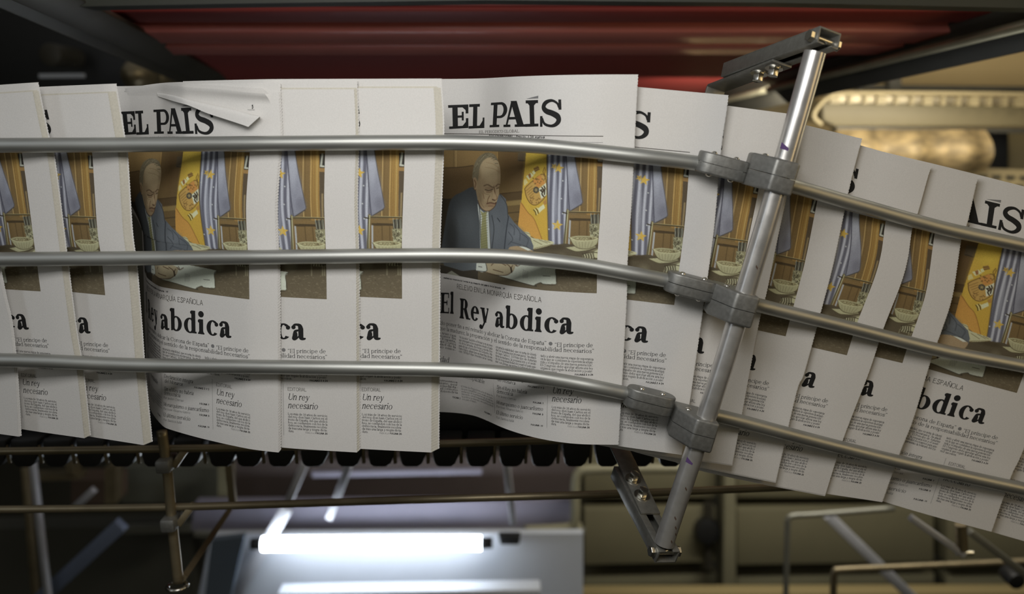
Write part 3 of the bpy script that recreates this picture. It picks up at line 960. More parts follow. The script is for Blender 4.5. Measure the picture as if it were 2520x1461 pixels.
def paint(X, Y):
    """colours of the photograph at positions X, Y of the enlargement"""
    n = X.shape
    C = np.zeros(n + (3,))
    rs = np.random.RandomState(5)

    def rgb(*c): return np.array(c, float)

    def inside(poly):
        poly = np.asarray(poly, float); r = np.zeros(n, bool)
        x0, y0 = poly.min(0); x1, y1 = poly.max(0)
        sel = (X >= x0) & (X <= x1) & (Y >= y0) & (Y <= y1)
        xs, ys = X[sel], Y[sel]; rr = np.zeros(xs.shape, bool)
        for i in range(len(poly)):
            (ax, ay), (bx, by) = poly[i], poly[(i + 1) % len(poly)]
            if ay == by: continue
            c = ((ay > ys) != (by > ys)) & (xs < (bx - ax) * (ys - ay) / (by - ay) + ax)
            rr ^= c
        r[sel] = rr
        return r

    def fill(poly, c, c2=None, axis='y', smooth=True):
        if smooth and len(poly) > 4: poly = catmull(list(poly) + [poly[0]], 5)
        m = inside(poly)
        if c2 is None: C[m] = c
        else:
            A = Y if axis == 'y' else X
            lo, hi = np.asarray(poly)[:, 1 if axis == 'y' else 0].min(), np.asarray(poly)[:, 1 if axis == 'y' else 0].max()
            t = np.clip((A[m] - lo) / (hi - lo), 0, 1)[:, None]
            C[m] = np.asarray(c, float) * (1 - t) + np.asarray(c2, float) * t
        return m

    def shape(*pts): return list(pts)

    def stroke(pts, w, c, a=1.0):
        pts = np.asarray(pts, float)
        if len(pts) > 2: pts = catmull(pts, 6)
        best = np.full(n, 1e9)
        for (ax, ay), (bx, by) in zip(pts[:-1], pts[1:]):
            dx, dy = bx - ax, by - ay
            t = np.clip(((X - ax) * dx + (Y - ay) * dy) / (dx * dx + dy * dy + 1e-9), 0, 1)
            best = np.minimum(best, np.hypot(X - ax - t * dx, Y - ay - t * dy))
        k_ = np.clip((w - best) / 3.0 + .5, 0, 1)[..., None] * a
        C[:] = C * (1 - k_) + np.asarray(c, float) * k_

    def soft(cx, cy, rx, ry, c, a=1.0):
        k_ = np.clip(1 - np.hypot((X - cx) / rx, (Y - cy) / ry), 0, 1)[..., None]
        k_ = np.minimum(k_ * 1.6, 1) * a
        C[:] = C * (1 - k_) + np.asarray(c, float) * k_

    def star(cx, cy, r, rot, c):
        pts = []
        for i in range(10):
            a = math.radians(rot + i * 36); q = r if i % 2 == 0 else r * .42
            pts.append((cx + q * math.sin(a), cy - q * math.cos(a)))
        fill(pts, c, smooth=False)

    # panelled wall
    C[:] = (118, 92, 56)
    fill([(-200, 540), (700, 540), (700, 1330), (-200, 1330)], (150, 116, 64), (98, 76, 46), 'x', False)
    fill([(160, 560), (480, 560), (480, 760), (160, 760)], (142, 110, 64), (126, 97, 56), 'y', False)
    for x, c in ((165, (112, 86, 50)), (182, (166, 134, 82)), (480, (160, 124, 68)), (490, (108, 82, 46))):
        stroke([(x, 540), (x, 760)], 3, c)
    soft(590, 700, 130, 230, (98, 70, 40), .5)
    fill([(500, 925), (690, 905), (690, 960), (500, 980)], (84, 64, 40), None, 'y', False)
    fill([(520, 985), (690, 965), (690, 1000), (520, 1015)], (132, 106, 62), None, 'y', False)
    stroke([(500, 1070), (690, 1050)], 4, (78, 60, 38))
    stroke([(500, 925), (690, 905)], 3, (70, 52, 32))
    stroke([(560, 1130), (680, 1120)], 3, (80, 62, 40))
    fill([(630, 610), (690, 610), (685, 690), (625, 690)], (92, 76, 58), None, 'y', False)
    stroke([(635, 685), (690, 690)], 4, (66, 54, 42))
    # wood on the right
    fill([(1020, 540), (1240, 540), (1240, 1340), (1000, 1340)], (126, 96, 54), (112, 88, 52), 'y', False)
    fill([(1135, 540), (1200, 540), (1188, 1150), (1120, 1150)], (166, 124, 54), (142, 106, 52), 'y', False)
    for x, w, c in ((1085, 3, (186, 150, 92)), (1100, 2, (108, 82, 44)), (1140, 2.5, (190, 152, 90)), (1150, 2, (120, 90, 44)), (1185, 3, (182, 150, 84)), (1165, 2, (132, 98, 44))):
        stroke([(x, 560), (x - 14, 1060)], w, c)
    fill([(1200, 600), (1240, 600), (1232, 1060), (1192, 1060)], (88, 72, 56), None, 'y', False)
    fill([(1196, 700), (1240, 702), (1240, 730), (1196, 726)], (150, 112, 62), None, 'y', False)
    fill([(1200, 600), (1240, 600), (1238, 695), (1198, 690)], (52, 46, 42), None, 'y', False)
    stroke([(1222, 600), (1210, 680)], 7, (172, 166, 156)); stroke([(1206, 686), (1230, 688)], 6, (186, 180, 170))
    stroke([(1216, 890), (1208, 1060)], 8, (142, 118, 84)); stroke([(1224, 890), (1216, 1060)], 3, (88, 72, 52))
    # the chair
    fill([(-200, 735), (60, 738), (200, 735), (305, 722), (330, 770), (330, 900), (330, 1330), (-200, 1330)], (104, 78, 46), (70, 54, 36), 'y')
    stroke([(-200, 735), (60, 738), (200, 735), (305, 722)], 3, (74, 56, 36))
    fill([(-200, 960), (70, 960), (150, 960), (140, 1330), (-200, 1330)], (58, 48, 36), None, 'y', False)
    # Spanish flag
    fill([(694, 530), (836, 530), (832, 700), (838, 1000), (845, 1262), (780, 1252), (640, 1172), (634, 1130), (650, 1000), (664, 860), (680, 700)], (198, 160, 30), (190, 148, 30), 'y', False)
    soft(770, 640, 90, 130, (210, 172, 34), .8); soft(690, 900, 40, 300, (206, 160, 44), .5); soft(800, 1130, 50, 150, (196, 150, 30), .6)
    fill([(646, 985), (664, 1000), (700, 1060), (745, 1110), (800, 1255), (740, 1240), (640, 1172), (632, 1120)], (194, 134, 48), (198, 142, 50), 'y')
    stroke([(650, 990), (700, 1060), (745, 1110), (800, 1252)], 2.5, (150, 100, 34))
    stroke([(835, 640), (838, 1000), (845, 1262)], 4, (140, 104, 30), .6)
    sh = [(676, 890), (700, 862), (790, 788), (820, 800), (832, 850), (830, 930), (800, 975), (755, 1006), (716, 992), (688, 945)]
    fill(sh, (186, 142, 66)); stroke(sh + [sh[0]], 3, (116, 84, 34))
    fill([(730, 832), (788, 786), (822, 850), (768, 880)], (192, 128, 52), None, 'y', False)
    fill([(776, 892), (830, 846), (832, 935), (795, 962)], (206, 200, 180), None, 'y', False)
    for p in ([(800, 880), (812, 900), (800, 925), (812, 945)], [(815, 870), (822, 890), (808, 905)], [(795, 905), (806, 915)], [(820, 900), (818, 930)], [(788, 900), (800, 896)]): stroke(p, 4.5, (66, 52, 40))
    for i in range(6): stroke([(684 + i * 9, 905 + i * 14), (730 + i * 3, 868 + i * 18)], 2.2, (140, 102, 44))
    for i in range(14):
        stroke([(735 + rs.rand() * 70, 810 + rs.rand() * 50)] * 2, 5, (124, 88, 42)); stroke([(715 + rs.rand() * 70, 945 + rs.rand() * 45)] * 2, 4.5, (130, 94, 44))
    fill([(758 + 22 * math.cos(a), 898 + 24 * math.sin(a)) for a in np.linspace(0, 6.28, 14)], (74, 66, 58), smooth=False)
    for a in range(3): stroke([(758 - 13 * math.cos(a * 1.05), 898 - 14 * math.sin(a * 1.05)), (758 + 13 * math.cos(a * 1.05), 898 + 14 * math.sin(a * 1.05))], 2, (176, 150, 96))
    fill([(686, 800), (718, 772), (742, 792), (708, 826)], (208, 196, 150), None, 'y', False); fill([(700, 788), (716, 776), (724, 806), (712, 818)], (150, 100, 54), None, 'y', False)
    fill([(668, 830), (684, 815), (700, 845), (672, 870)], (208, 186, 120), None, 'y', False)
    fill([(728, 768), (742, 756), (756, 776), (740, 790)], (208, 198, 150), None, 'y', False)
    fill([(738, 742), (770, 724), (784, 750), (752, 770)], (150, 110, 50)); stroke([(742, 748), (778, 735)], 2, (90, 66, 30)); stroke([(750, 764), (782, 748)], 2, (90, 66, 30))
    stroke([(820, 735), (808, 770), (826, 800), (812, 830)], 3, (124, 90, 36)); stroke([(826, 745), (818, 790)], 2.5, (118, 84, 36))
    fill([(772, 1030), (812, 1000), (822, 1026), (786, 1058)], (206, 198, 160), None, 'y', False)
    for i in range(4): stroke([(740 + i * 8, 1040 - i * 5), (752 + i * 8, 1056 - i * 5), (758 + i * 8, 1078 - i * 6)], 2.6, (58, 50, 40) if i % 2 == 0 else (206, 198, 160))
    fill([(805, 985), (830, 962), (834, 1000), (818, 1005)], (170, 122, 56), None, 'y', False)
    # European flag in folds
    m = fill([(842, 530), (1018, 530), (1045, 720), (1072, 860), (1092, 985), (1082, 1000), (1002, 1050), (985, 1060), (962, 1290), (852, 1292), (846, 1000), (838, 840)], (124, 120, 136), None, 'y', False)
    fx = X + (Y - 640) * .02
    ph = .5 + .5 * np.cos((fx - 893) / 128 * 6.28 * 3.0 + .6 * np.sin(Y / 130.0))
    ph = np.clip((ph - .25) * 1.5, 0, 1)[..., None]
    col = np.array((98, 94, 110)) * (1 - ph) + np.array((178, 173, 190)) * ph
    ms = m & (X < 990 - (Y - 640) * .01)
    C[ms] = col[ms]
    mf = fill([(970, 530), (1018, 530), (1045, 720), (1072, 860), (1092, 985), (1082, 1000), (1002, 1050), (990, 900)], (170, 166, 182), (128, 124, 140), 'y', False)
    soft(1030, 880, 60, 220, (130, 126, 146), .5); soft(1010, 720, 30, 160, (164, 160, 178), .6); soft(1060, 960, 50, 70, (104, 100, 116), .5)
    stroke([(968, 540), (988, 900), (998, 1050)], 4, (80, 76, 92)); stroke([(842, 540), (840, 840), (850, 1290)], 5, (84, 80, 92), .8)
    stroke([(1020, 540), (1045, 720), (1072, 860), (1092, 985)], 2.5, (82, 76, 84)); stroke([(1092, 985), (1082, 1002)], 2.5, (82, 76, 84)); stroke([(1082, 1002), (1002, 1050)], 2.8, (60, 54, 54))
    star(920, 742, 40, 8, (202, 160, 52)); star(888, 728, 26, 30, (186, 148, 60)); star(910, 1152, 42, 6, (202, 160, 52))
    stroke([(884, 728), (905, 720), (900, 750)], 3, (140, 108, 50), .7)
    for x, y in ((848, 800), (950, 832), (948, 1068), (850, 1180), (940, 960)): stroke([(x, y), (x, y)], 5, (190, 186, 190))
    soft(900, 960, 14, 300, (176, 172, 190), .5)
    # brass desk stand, box, pens, patterned pot
    fill([(990, 1075), (1220, 1080), (1215, 1300), (985, 1290)], (124, 96, 56), (110, 86, 54), 'y', False)
    fill([(998, 1100), (1175, 1105), (1175, 1122), (998, 1118)], (74, 58, 38), None, 'y', False)
    for x in (1070, 1125): stroke([(x, 1125), (x - 4, 1290)], 2.5, (84, 64, 38))
    stroke([(985, 1056), (1222, 1062)], 5, (74, 62, 42)); stroke([(985, 1051), (1222, 1056)], 2, (168, 148, 104))
    stroke([(984, 1044), (972, 1180), (960, 1300)], 9, (112, 98, 66)); stroke([(988, 1044), (976, 1180), (966, 1300)], 2.5, (198, 186, 146)); stroke([(976, 1050), (962, 1300)], 2.5, (58, 50, 38))
    stroke([(1002, 1120), (994, 1285)], 6, (168, 164, 172)); stroke([(952, 1060), (980, 1066)], 4, (60, 50, 36))
    fill([(1148, 1075), (1215, 1070), (1212, 1140), (1150, 1140)], (64, 58, 50), None, 'y', False)
    for i in range(7): stroke([(1152 + i * 9, 1068 + (i * 37) % 22), (1156 + i * 8, 1140)], 2.2, ((178, 172, 156), (44, 40, 36), (120, 110, 92))[i % 3])
    fill([(1140, 1142), (1216, 1140), (1210, 1240), (1146, 1238)], (138, 128, 100), None, 'y', False)
    for i in range(70):
        x, y = 1144 + rs.rand() * 66, 1146 + rs.rand() * 90
        stroke([(x, y), (x + rs.randn() * 8, y + rs.randn() * 8)], 2.2, (70, 62, 46) if i % 2 else (186, 178, 146))
    # desk
    fill([(690, 1340), (760, 1322), (860, 1300), (960, 1282), (1100, 1300), (1240, 1290), (1240, 1700), (-200, 1700), (-200, 1330), (600, 1330)], (84, 72, 56), (112, 96, 76), 'y', False)
    fill([(-200, 1424), (340, 1450), (340, 1560), (-200, 1500)], (66, 58, 50), None, 'y', False)
    soft(880, 1310, 120, 30, (70, 58, 42), .8); soft(940, 1400, 60, 60, (150, 140, 116), .35)
    for i in range(90):
        x, y = 930 + rs.rand() * 290, 1470 + rs.rand() * 160
        a = rs.rand() * 3
        stroke([(x, y), (x + 14 * math.cos(a), y + 6 * math.sin(a))], 1.6, (140, 124, 102) if i % 3 else (88, 74, 58), .8)
    for x in (1090, 1170, 1185): stroke([(x, 1390), (x - 3, 1470)], 4, (156, 144, 118), .7)
    # papers on the desk, crumpled sheet
    fill([(648, 1196), (705, 1202), (722, 1236), (760, 1248), (874, 1268), (876, 1286), (820, 1306), (742, 1322), (720, 1300), (690, 1230)], (188, 178, 144))
    for p in ([(740, 1260), (800, 1290)], [(780, 1256), (840, 1280)], [(715, 1240), (735, 1300)], [(745, 1318), (872, 1288)], [(670, 1200), (715, 1215)], [(820, 1262), (860, 1276)]): stroke(p, 2.2, (128, 114, 82))
    # bowl on a plate, things by it
    fill([(968, 1312), (1060, 1300), (1195, 1305), (1130, 1330), (1045, 1340)], (172, 162, 128), None, 'y', False); stroke([(968, 1312), (1045, 1340), (1130, 1330), (1195, 1308)], 2.2, (92, 80, 58))
    fill([(996, 1240), (1050, 1228), (1140, 1230), (1206, 1246), (1196, 1285), (1150, 1316), (1080, 1320), (1030, 1296)], (176, 166, 130), (158, 148, 116))
    fill([(1010, 1243), (1060, 1234), (1140, 1236), (1192, 1247), (1140, 1262), (1060, 1262)], (138, 124, 90))
    for i in range(26):
        x = 1015 + rs.rand() * 170; y = 1238 + rs.rand() * 22
        stroke([(x, y), (x + rs.randn() * 12, y + rs.randn() * 6)], 1.9, (186, 174, 136) if i % 2 else (92, 80, 56))
    stroke([(996, 1240), (1060, 1262), (1140, 1262), (1206, 1246)], 2, (196, 186, 150)); stroke([(996, 1240), (1030, 1296), (1080, 1320), (1150, 1316), (1196, 1285), (1206, 1246)], 2.2, (84, 72, 50))
    for i in range(6): stroke([(1040 + i * 25, 1270), (1055 + i * 18, 1312)], 1.8, (132, 120, 92))
    fill([(1090, 1362), (1140, 1340), (1206, 1320), (1206, 1400), (1150, 1408), (1100, 1400)], (120, 108, 84))
    fill([(1175, 1340), (1208, 1322), (1206, 1388), (1170, 1380)], (182, 172, 140))
    for i in range(9): stroke([(1096 + i * 9, 1362 - i), (1102 + i * 9, 1380), (1096 + i * 10, 1402)], 2.2, (196, 188, 160) if i % 2 else (54, 46, 36))
    stroke([(1090, 1360), (1150, 1344), (1205, 1350)], 2.4, (58, 48, 36)); stroke([(1150, 1395), (1200, 1392)], 3, (60, 50, 38))
    # the seated man: suit, shirt, tie
    fill([(60, 1424), (95, 1200), (130, 1010), (165, 945), (220, 915), (310, 875), (345, 960), (420, 1060), (470, 960), (500, 925), (540, 962), (556, 1070), (600, 1130), (660, 1190), (715, 1240), (738, 1300), (738, 1340), (640, 1420)], (94, 95, 104), None, 'y', False)
    fill([(60, 1424), (95, 1200), (130, 1010), (165, 945), (220, 915), (310, 880), (340, 1000), (358, 1180), (362, 1424)], (66, 67, 72), (84, 85, 92), 'y')
    soft(250, 1130, 110, 220, (92, 93, 100), .7); soft(150, 1230, 60, 200, (56, 54, 54), .6); soft(470, 1180, 60, 160, (106, 107, 117), .6); soft(600, 1210, 90, 70, (108, 108, 118), .7)
    stroke([(560, 1090), (545, 1180), (530, 1320)], 4, (62, 62, 70)); stroke([(440, 1080), (455, 1180), (440, 1320)], 3, (64, 64, 70)); stroke([(500, 930), (545, 1000), (556, 1090)], 3, (70, 66, 66))
    stroke([(480, 1100), (498, 1125)], 3, (56, 56, 62))
    for p in ([(570, 1140), (600, 1170), (600, 1220)], [(600, 1150), (640, 1200), (640, 1260)], [(560, 1200), (590, 1250), (560, 1290)], [(650, 1210), (700, 1250), (690, 1300)], [(575, 1270), (640, 1290), (700, 1310)]): stroke(p, 3, (70, 70, 78), .8)
    fill([(336, 985), (350, 1030), (385, 1062), (418, 1050), (428, 1180), (434, 1330), (356, 1330), (352, 1130), (340, 1040)], (182, 180, 180), None, 'y', False)
    stroke([(338, 990), (352, 1040), (362, 1330)], 2.6, (70, 68, 70)); stroke([(418, 1050), (432, 1330)], 2.6, (78, 76, 80))
    fill([(356, 1045), (378, 1062), (404, 1052), (398, 1100), (412, 1330), (358, 1330), (364, 1160), (372, 1095)], (150, 142, 96), (128, 122, 84), 'y', False)
    for i in range(16): stroke([(360, 1075 + i * 18), (408, 1060 + i * 18)], 2.2, (108, 102, 70), .8)
    # head
    face = [(318, 820), (312, 765), (330, 700), (368, 655), (410, 638), (450, 646), (482, 684), (498, 735), (503, 790), (500, 850), (492, 880), (490, 930), (474, 985), (456, 1022), (420, 1048), (388, 1046), (358, 1020), (340, 975), (326, 905)]
    before = C.copy(); inface = inside(catmull(face + [face[0]], 5))
    fill(face, (164, 136, 104))
    soft(425, 745, 95, 105, (184, 158, 124), .9); soft(350, 940, 42, 110, (136, 112, 84), .8); soft(430, 1015, 70, 45, (138, 112, 84), .7); soft(405, 945, 45, 45, (178, 150, 116), .7)
    soft(336, 790, 34, 100, (134, 110, 80), .7); soft(494, 800, 24, 100, (138, 112, 82), .6); soft(418, 885, 48, 18, (134, 106, 80), .7); soft(482, 876, 20, 16, (136, 108, 82), .6)
    soft(450, 800, 60, 50, (176, 148, 114), .6); soft(372, 860, 34, 60, (150, 122, 92), .6); soft(415, 1030, 40, 16, (164, 134, 104), .6)
    C[~inface] = before[~inface]
    hair = [(298, 812), (304, 760), (318, 705), (345, 662), (385, 634), (425, 630), (462, 646), (486, 690), (470, 682), (440, 664), (405, 668), (372, 696), (352, 740), (345, 790), (338, 830), (322, 840)]
    fill(hair, (116, 102, 80))
    for i in range(26):
        t = i / 25.0
        x = 305 + 165 * t; y = 770 - 130 * math.sin(t * 2.6) + rs.rand() * 25
        stroke([(x, y), (x + 12 + 10 * t, y - 30 + 30 * t)], 1.8, (156, 142, 116) if i % 2 else (78, 66, 50), .8)
    fill([(302, 818), (318, 806), (332, 825), (334, 860), (326, 895), (312, 890)], (156, 126, 94)); stroke([(314, 826), (324, 850), (318, 880)], 3, (104, 74, 50)); stroke([(302, 818), (312, 890), (326, 897)], 2.4, (84, 62, 44))
    stroke([(384, 868), (410, 860), (440, 876), (455, 880)], 4.5, (108, 84, 62)); stroke([(468, 872), (482, 858), (497, 858)], 4, (104, 80, 58))
    stroke([(392, 896), (420, 902), (446, 892)], 3, (66, 48, 36)); stroke([(400, 912), (425, 914), (442, 904)], 2.4, (118, 84, 60)); stroke([(474, 888), (490, 882)], 2.6, (70, 52, 40))
    stroke([(456, 880), (464, 920), (478, 954), (466, 970), (444, 966)], 3, (112, 78, 54)); soft(462, 945, 22, 34, (180, 148, 114), .8); stroke([(448, 900), (454, 940)], 2, (190, 160, 126), .8); stroke([(444, 968), (462, 972)], 3.2, (76, 50, 36))
    stroke([(424, 940), (412, 965), (408, 990)], 2.6, (118, 84, 58)); stroke([(404, 996), (430, 990), (460, 996), (468, 990)], 3.4, (86, 52, 42)); stroke([(416, 1014), (450, 1014)], 2.6, (124, 88, 64)); soft(440, 1003, 30, 9, (150, 108, 84), .6); stroke([(376, 905), (392, 925), (420, 930)], 2, (132, 106, 78), .8); stroke([(455, 868), (458, 884)], 2.4, (104, 80, 60)); stroke([(352, 930), (362, 990), (384, 1026)], 2.2, (124, 98, 72), .7)
    stroke([(400, 700), (450, 712), (490, 740)], 2, (150, 114, 80), .6); stroke([(392, 735), (450, 745), (495, 770)], 2, (150, 114, 80), .6); stroke([(376, 920), (384, 960)], 2.4, (128, 94, 66), .8)
    stroke([(340, 975), (358, 1020), (388, 1046), (420, 1048), (456, 1022), (474, 985)], 2.6, (86, 62, 46))
    # cuffs, hand and the sheets being signed
    fill([(560, 1318), (575, 1306), (630, 1302), (700, 1330), (735, 1335), (700, 1400), (560, 1400)], (160, 132, 102)); fill([(628, 1300), (660, 1298), (732, 1328), (700, 1334)], (200, 196, 190), None, 'y', False); stroke([(628, 1300), (680, 1306), (732, 1330)], 2.2, (80, 76, 78))
    fill([(90, 1400), (335, 1400), (335, 1470), (230, 1480), (95, 1440)], (100, 101, 108), None, 'y', False)
    fill([(430, 1500), (480, 1515), (735, 1586), (752, 1578), (790, 1564), (812, 1574), (902, 1574), (898, 1474), (922, 1446), (760, 1420), (590, 1390), (400, 1400)], (200, 196, 186), None, 'y', False)
    stroke([(430, 1500), (735, 1586), (752, 1578), (790, 1564), (812, 1574), (902, 1574), (898, 1474), (922, 1446)], 2.4, (70, 62, 52))
    for i in range(7): stroke([(665 + i * 6, 1470 + i * 2), (660 + i * 6, 1530)], 1.1, (140, 134, 126), .7)
    stroke([(808, 1515), (858, 1518)], 2, (80, 74, 66))
    fill([(388, 1395), (520, 1400), (600, 1425), (606, 1455), (585, 1490), (545, 1508), (480, 1505), (400, 1490), (380, 1440)], (172, 152, 124), None, 'y')
    for p in ([(400, 1490), (470, 1508), (545, 1510), (590, 1480)], [(540, 1425), (570, 1450), (580, 1490)], [(600, 1425), (620, 1445), (650, 1430)], [(500, 1420), (540, 1440)], [(450, 1470), (520, 1490)], [(575, 1460), (590, 1440)], [(620, 1440), (612, 1420)], [(436, 1440), (450, 1425)]): stroke(p, 2.6, (92, 66, 48))
    fill([(330, 1410), (395, 1420), (402, 1480), (370, 1490), (326, 1475)], (202, 199, 194), None, 'y', False); stroke([(395, 1420), (402, 1480), (326, 1478)], 2.4, (84, 80, 80)); stroke([(345, 1448), (368, 1452)], 3, (110, 106, 104))
    stroke([(578, 1455), (582, 1490)], 4, (58, 46, 36))
    fill([(80, 1520), (150, 1478), (230, 1530), (240, 1560), (80, 1550)], (148, 142, 130), None, 'y', False); stroke([(100, 1510), (200, 1545)], 2, (90, 84, 76))
    return C


def photo_grid():
    d = np.linspace(dPL, dPR, NPC); v = np.linspace(VT, VB, NPR)
    Dg, Vg = np.meshgrid(d, v)
    col = np.zeros(Dg.shape + (3,))
    hd, hv = (d[1] - d[0]) / 4, (v[1] - v[0]) / 4
    for a, b in ((-1, -1), (1, -1), (-1, 1), (1, 1)):
        x, y = project(MID.P(Dg + a * hd, Vg + b * hv))
        col += paint((x - 1060) * 2.922, (y - 160) * 2.922)
    col = lin(col / 4) / 0.66
    lum = (col * (.25, .62, .13)).sum(-1, keepdims=True)
    col = lum + (col - lum) * np.array((.90, .90, .86))
    col = col * np.array((.86, .96, .90))
    return d, v, np.clip(col, 0, .9)


PD, PV, PCOL = photo_grid()
# ------------------------------------------------------------------ build the newspapers
LABELS = [
    'folded newspaper cut off at the left frame edge, frontmost of the row at lower left',
    'second newspaper from the left, thin strip ending in "ca" beside the cut-off one',
    'newspaper just left of the one with the torn folded corner',
    'newspaper with its top corner torn and folded down over the masthead',
    'narrow newspaper strip right beside the paper with the folded corner',
    'narrow newspaper strip just left of the widely visible middle newspaper',
    'middle newspaper with whole masthead, photo of seated man and headline in view',
    'newspaper strip just right of the middle newspaper, showing a letter S',
    'newspaper strip running behind the slanting steel pole',
    'newspaper strip just right of the slanting pole, peeking above the upper rail',
    'second newspaper strip to the right of the slanting pole',
    'third newspaper strip right of the slanting pole, last before the tilted masthead',
    'tilted newspaper at the right edge with flag photo and large "bdica" in view',
    'newspaper at the lower right corner, only its last printed column in view',
]
GROUP = 'newspapers shingled along the conveyor'


def zig(rows):
    return np.where(np.arange(rows) % 2 == 0, 0.0, 0.6)


def page_grid(s, d0, d1, v0, v1, rows, step, off):
    v = np.linspace(v0, v1, rows)
    d = np.concatenate([[d0, d0 + 1.6], np.arange(d0 + 4, d1, step), [d1]])
    Dg, Vg = np.meshgrid(d, v)
    Dg = Dg.copy(); Dg[:, 0] += zig(rows)
    return Dg, Vg, s.P(Dg, Vg, off)


FOLD = [(287, 230), (330, 234), (388, 237), (424, 247), (470, 258), (516, 270), (570, 282), (607, 290), (640, 292), (660, 299), (675, 314), (684, 331)]


def build_paper(i):
    p, s = PAPERS[i], SH[i]
    root = thing('newspaper', s.P(150, .99), LABELS[i], 'newspaper', GROUP)
    dmax = p['dmax']
    # front page
    if i == 3:
        fc = [s.inv(x, y, d0=max(5, (684 - x) * .5), v0=.08) for x, y in catmull(FOLD, 8) if x > 300]
        fc = sorted(fc)
        fc = [q for q in fc if q[0] < 215]
        fd = np.array([q[0] for q in fc] + [240, PW]); fv = np.array([q[1] for q in fc] + [fc[-1][1] - .012, fc[-1][1] - .016])
        rows = 240
        d = np.concatenate([[0, 1.6], np.arange(4, PW, 2.5), [PW]])
        U, Dg = np.meshgrid(np.linspace(0, 1, rows), d, indexing='ij')
        top = np.interp(Dg, fd, fv)
        Vg = top + (1 - top) * U
        Dg = Dg.copy(); Dg[:, 0] += zig(rows)
        G = s.P(Dg, Vg, 0)
    else:
        Dg, Vg, G = page_grid(s, 0, PW, VLAP, 1.0, 250, 3.0 if dmax > 200 else 4.0, 0)
    front = MB().grid(G).build('front_page', M_PAPER, root, smooth='all')
    # printing
    for part in PRINT:
        mb = MB()
        for mi, q, hi in PRINT[part]:
            if hi > dmax: continue
            a = np.array(q)
            mb.f.append(tuple(range(mb.n, mb.n + len(q)))); mb.m.append(mi)
            mb.v.append(a); mb.n += len(q)
        if not mb.n: continue
        A = np.vstack(mb.v)
        W = s.P(A[:, 0], A[:, 1], .00016)
        if i == 3 and part == 'masthead':
            pass
        mb.v = [W]
        o = mb.build(part, [M_INK, M_GREY, M_DGREY], front)
        if i in (6,) and part == 'masthead': o['label'] = 'black slab-serif masthead'
    # photograph
    cs = np.where(PD <= dmax + 3)[0]
    Dp, Vp = np.meshgrid(PD[cs], PV)
    mb = MB().grid(s.P(Dp, Vp, .00010))
    c = PCOL[:, cs].reshape(-1, 3)
    mb.build('press_photo', M_PHOTO, front, smooth='all', colors=np.hstack([c, np.ones((len(c), 1))]))
    # sheets behind the front page
    n, fan = p['n'], p['fan']
    for k_ in range(n):
        t = (k_ + 1) / n
        rs = np.random.RandomState(i * 17 + k_)
        sh = -fan * (t ** 1.2) - rs.rand() * .3
        v0 = 0.0 if k_ == n - 1 else VLAP * (1.0 - .2 * rs.rand())
        v1 = 1.0 - (.0015 * k_ if fan > 2 else -.004 * t * (1 if i in (8, 9, 10, 2) else 0))
        Dg, Vg, G = page_grid(s, sh, PW - 2, v0, v1, 250 if fan > 1 or k_ == n - 1 else 125, 7.0, -.0004 - .00042 * k_)
        MB().grid(G).build('inner_page', M_PAGES_SHADED if fan > 3 and k_ < n - 1 else M_PAPER, root, smooth='all')
    return root


ROOTS = [build_paper(i) for i in range(len(PAPERS))]


# the torn, folded corner of one paper
def sheet_depth(s, x, y):
    d, v = s.inv(max(x, 310), y, d0=max(5, (684 - max(x, 310)) * .5), v0=.08)
    q = float(s.P(d, v)[1])
    return q + max(0, 310 - x) * .0009


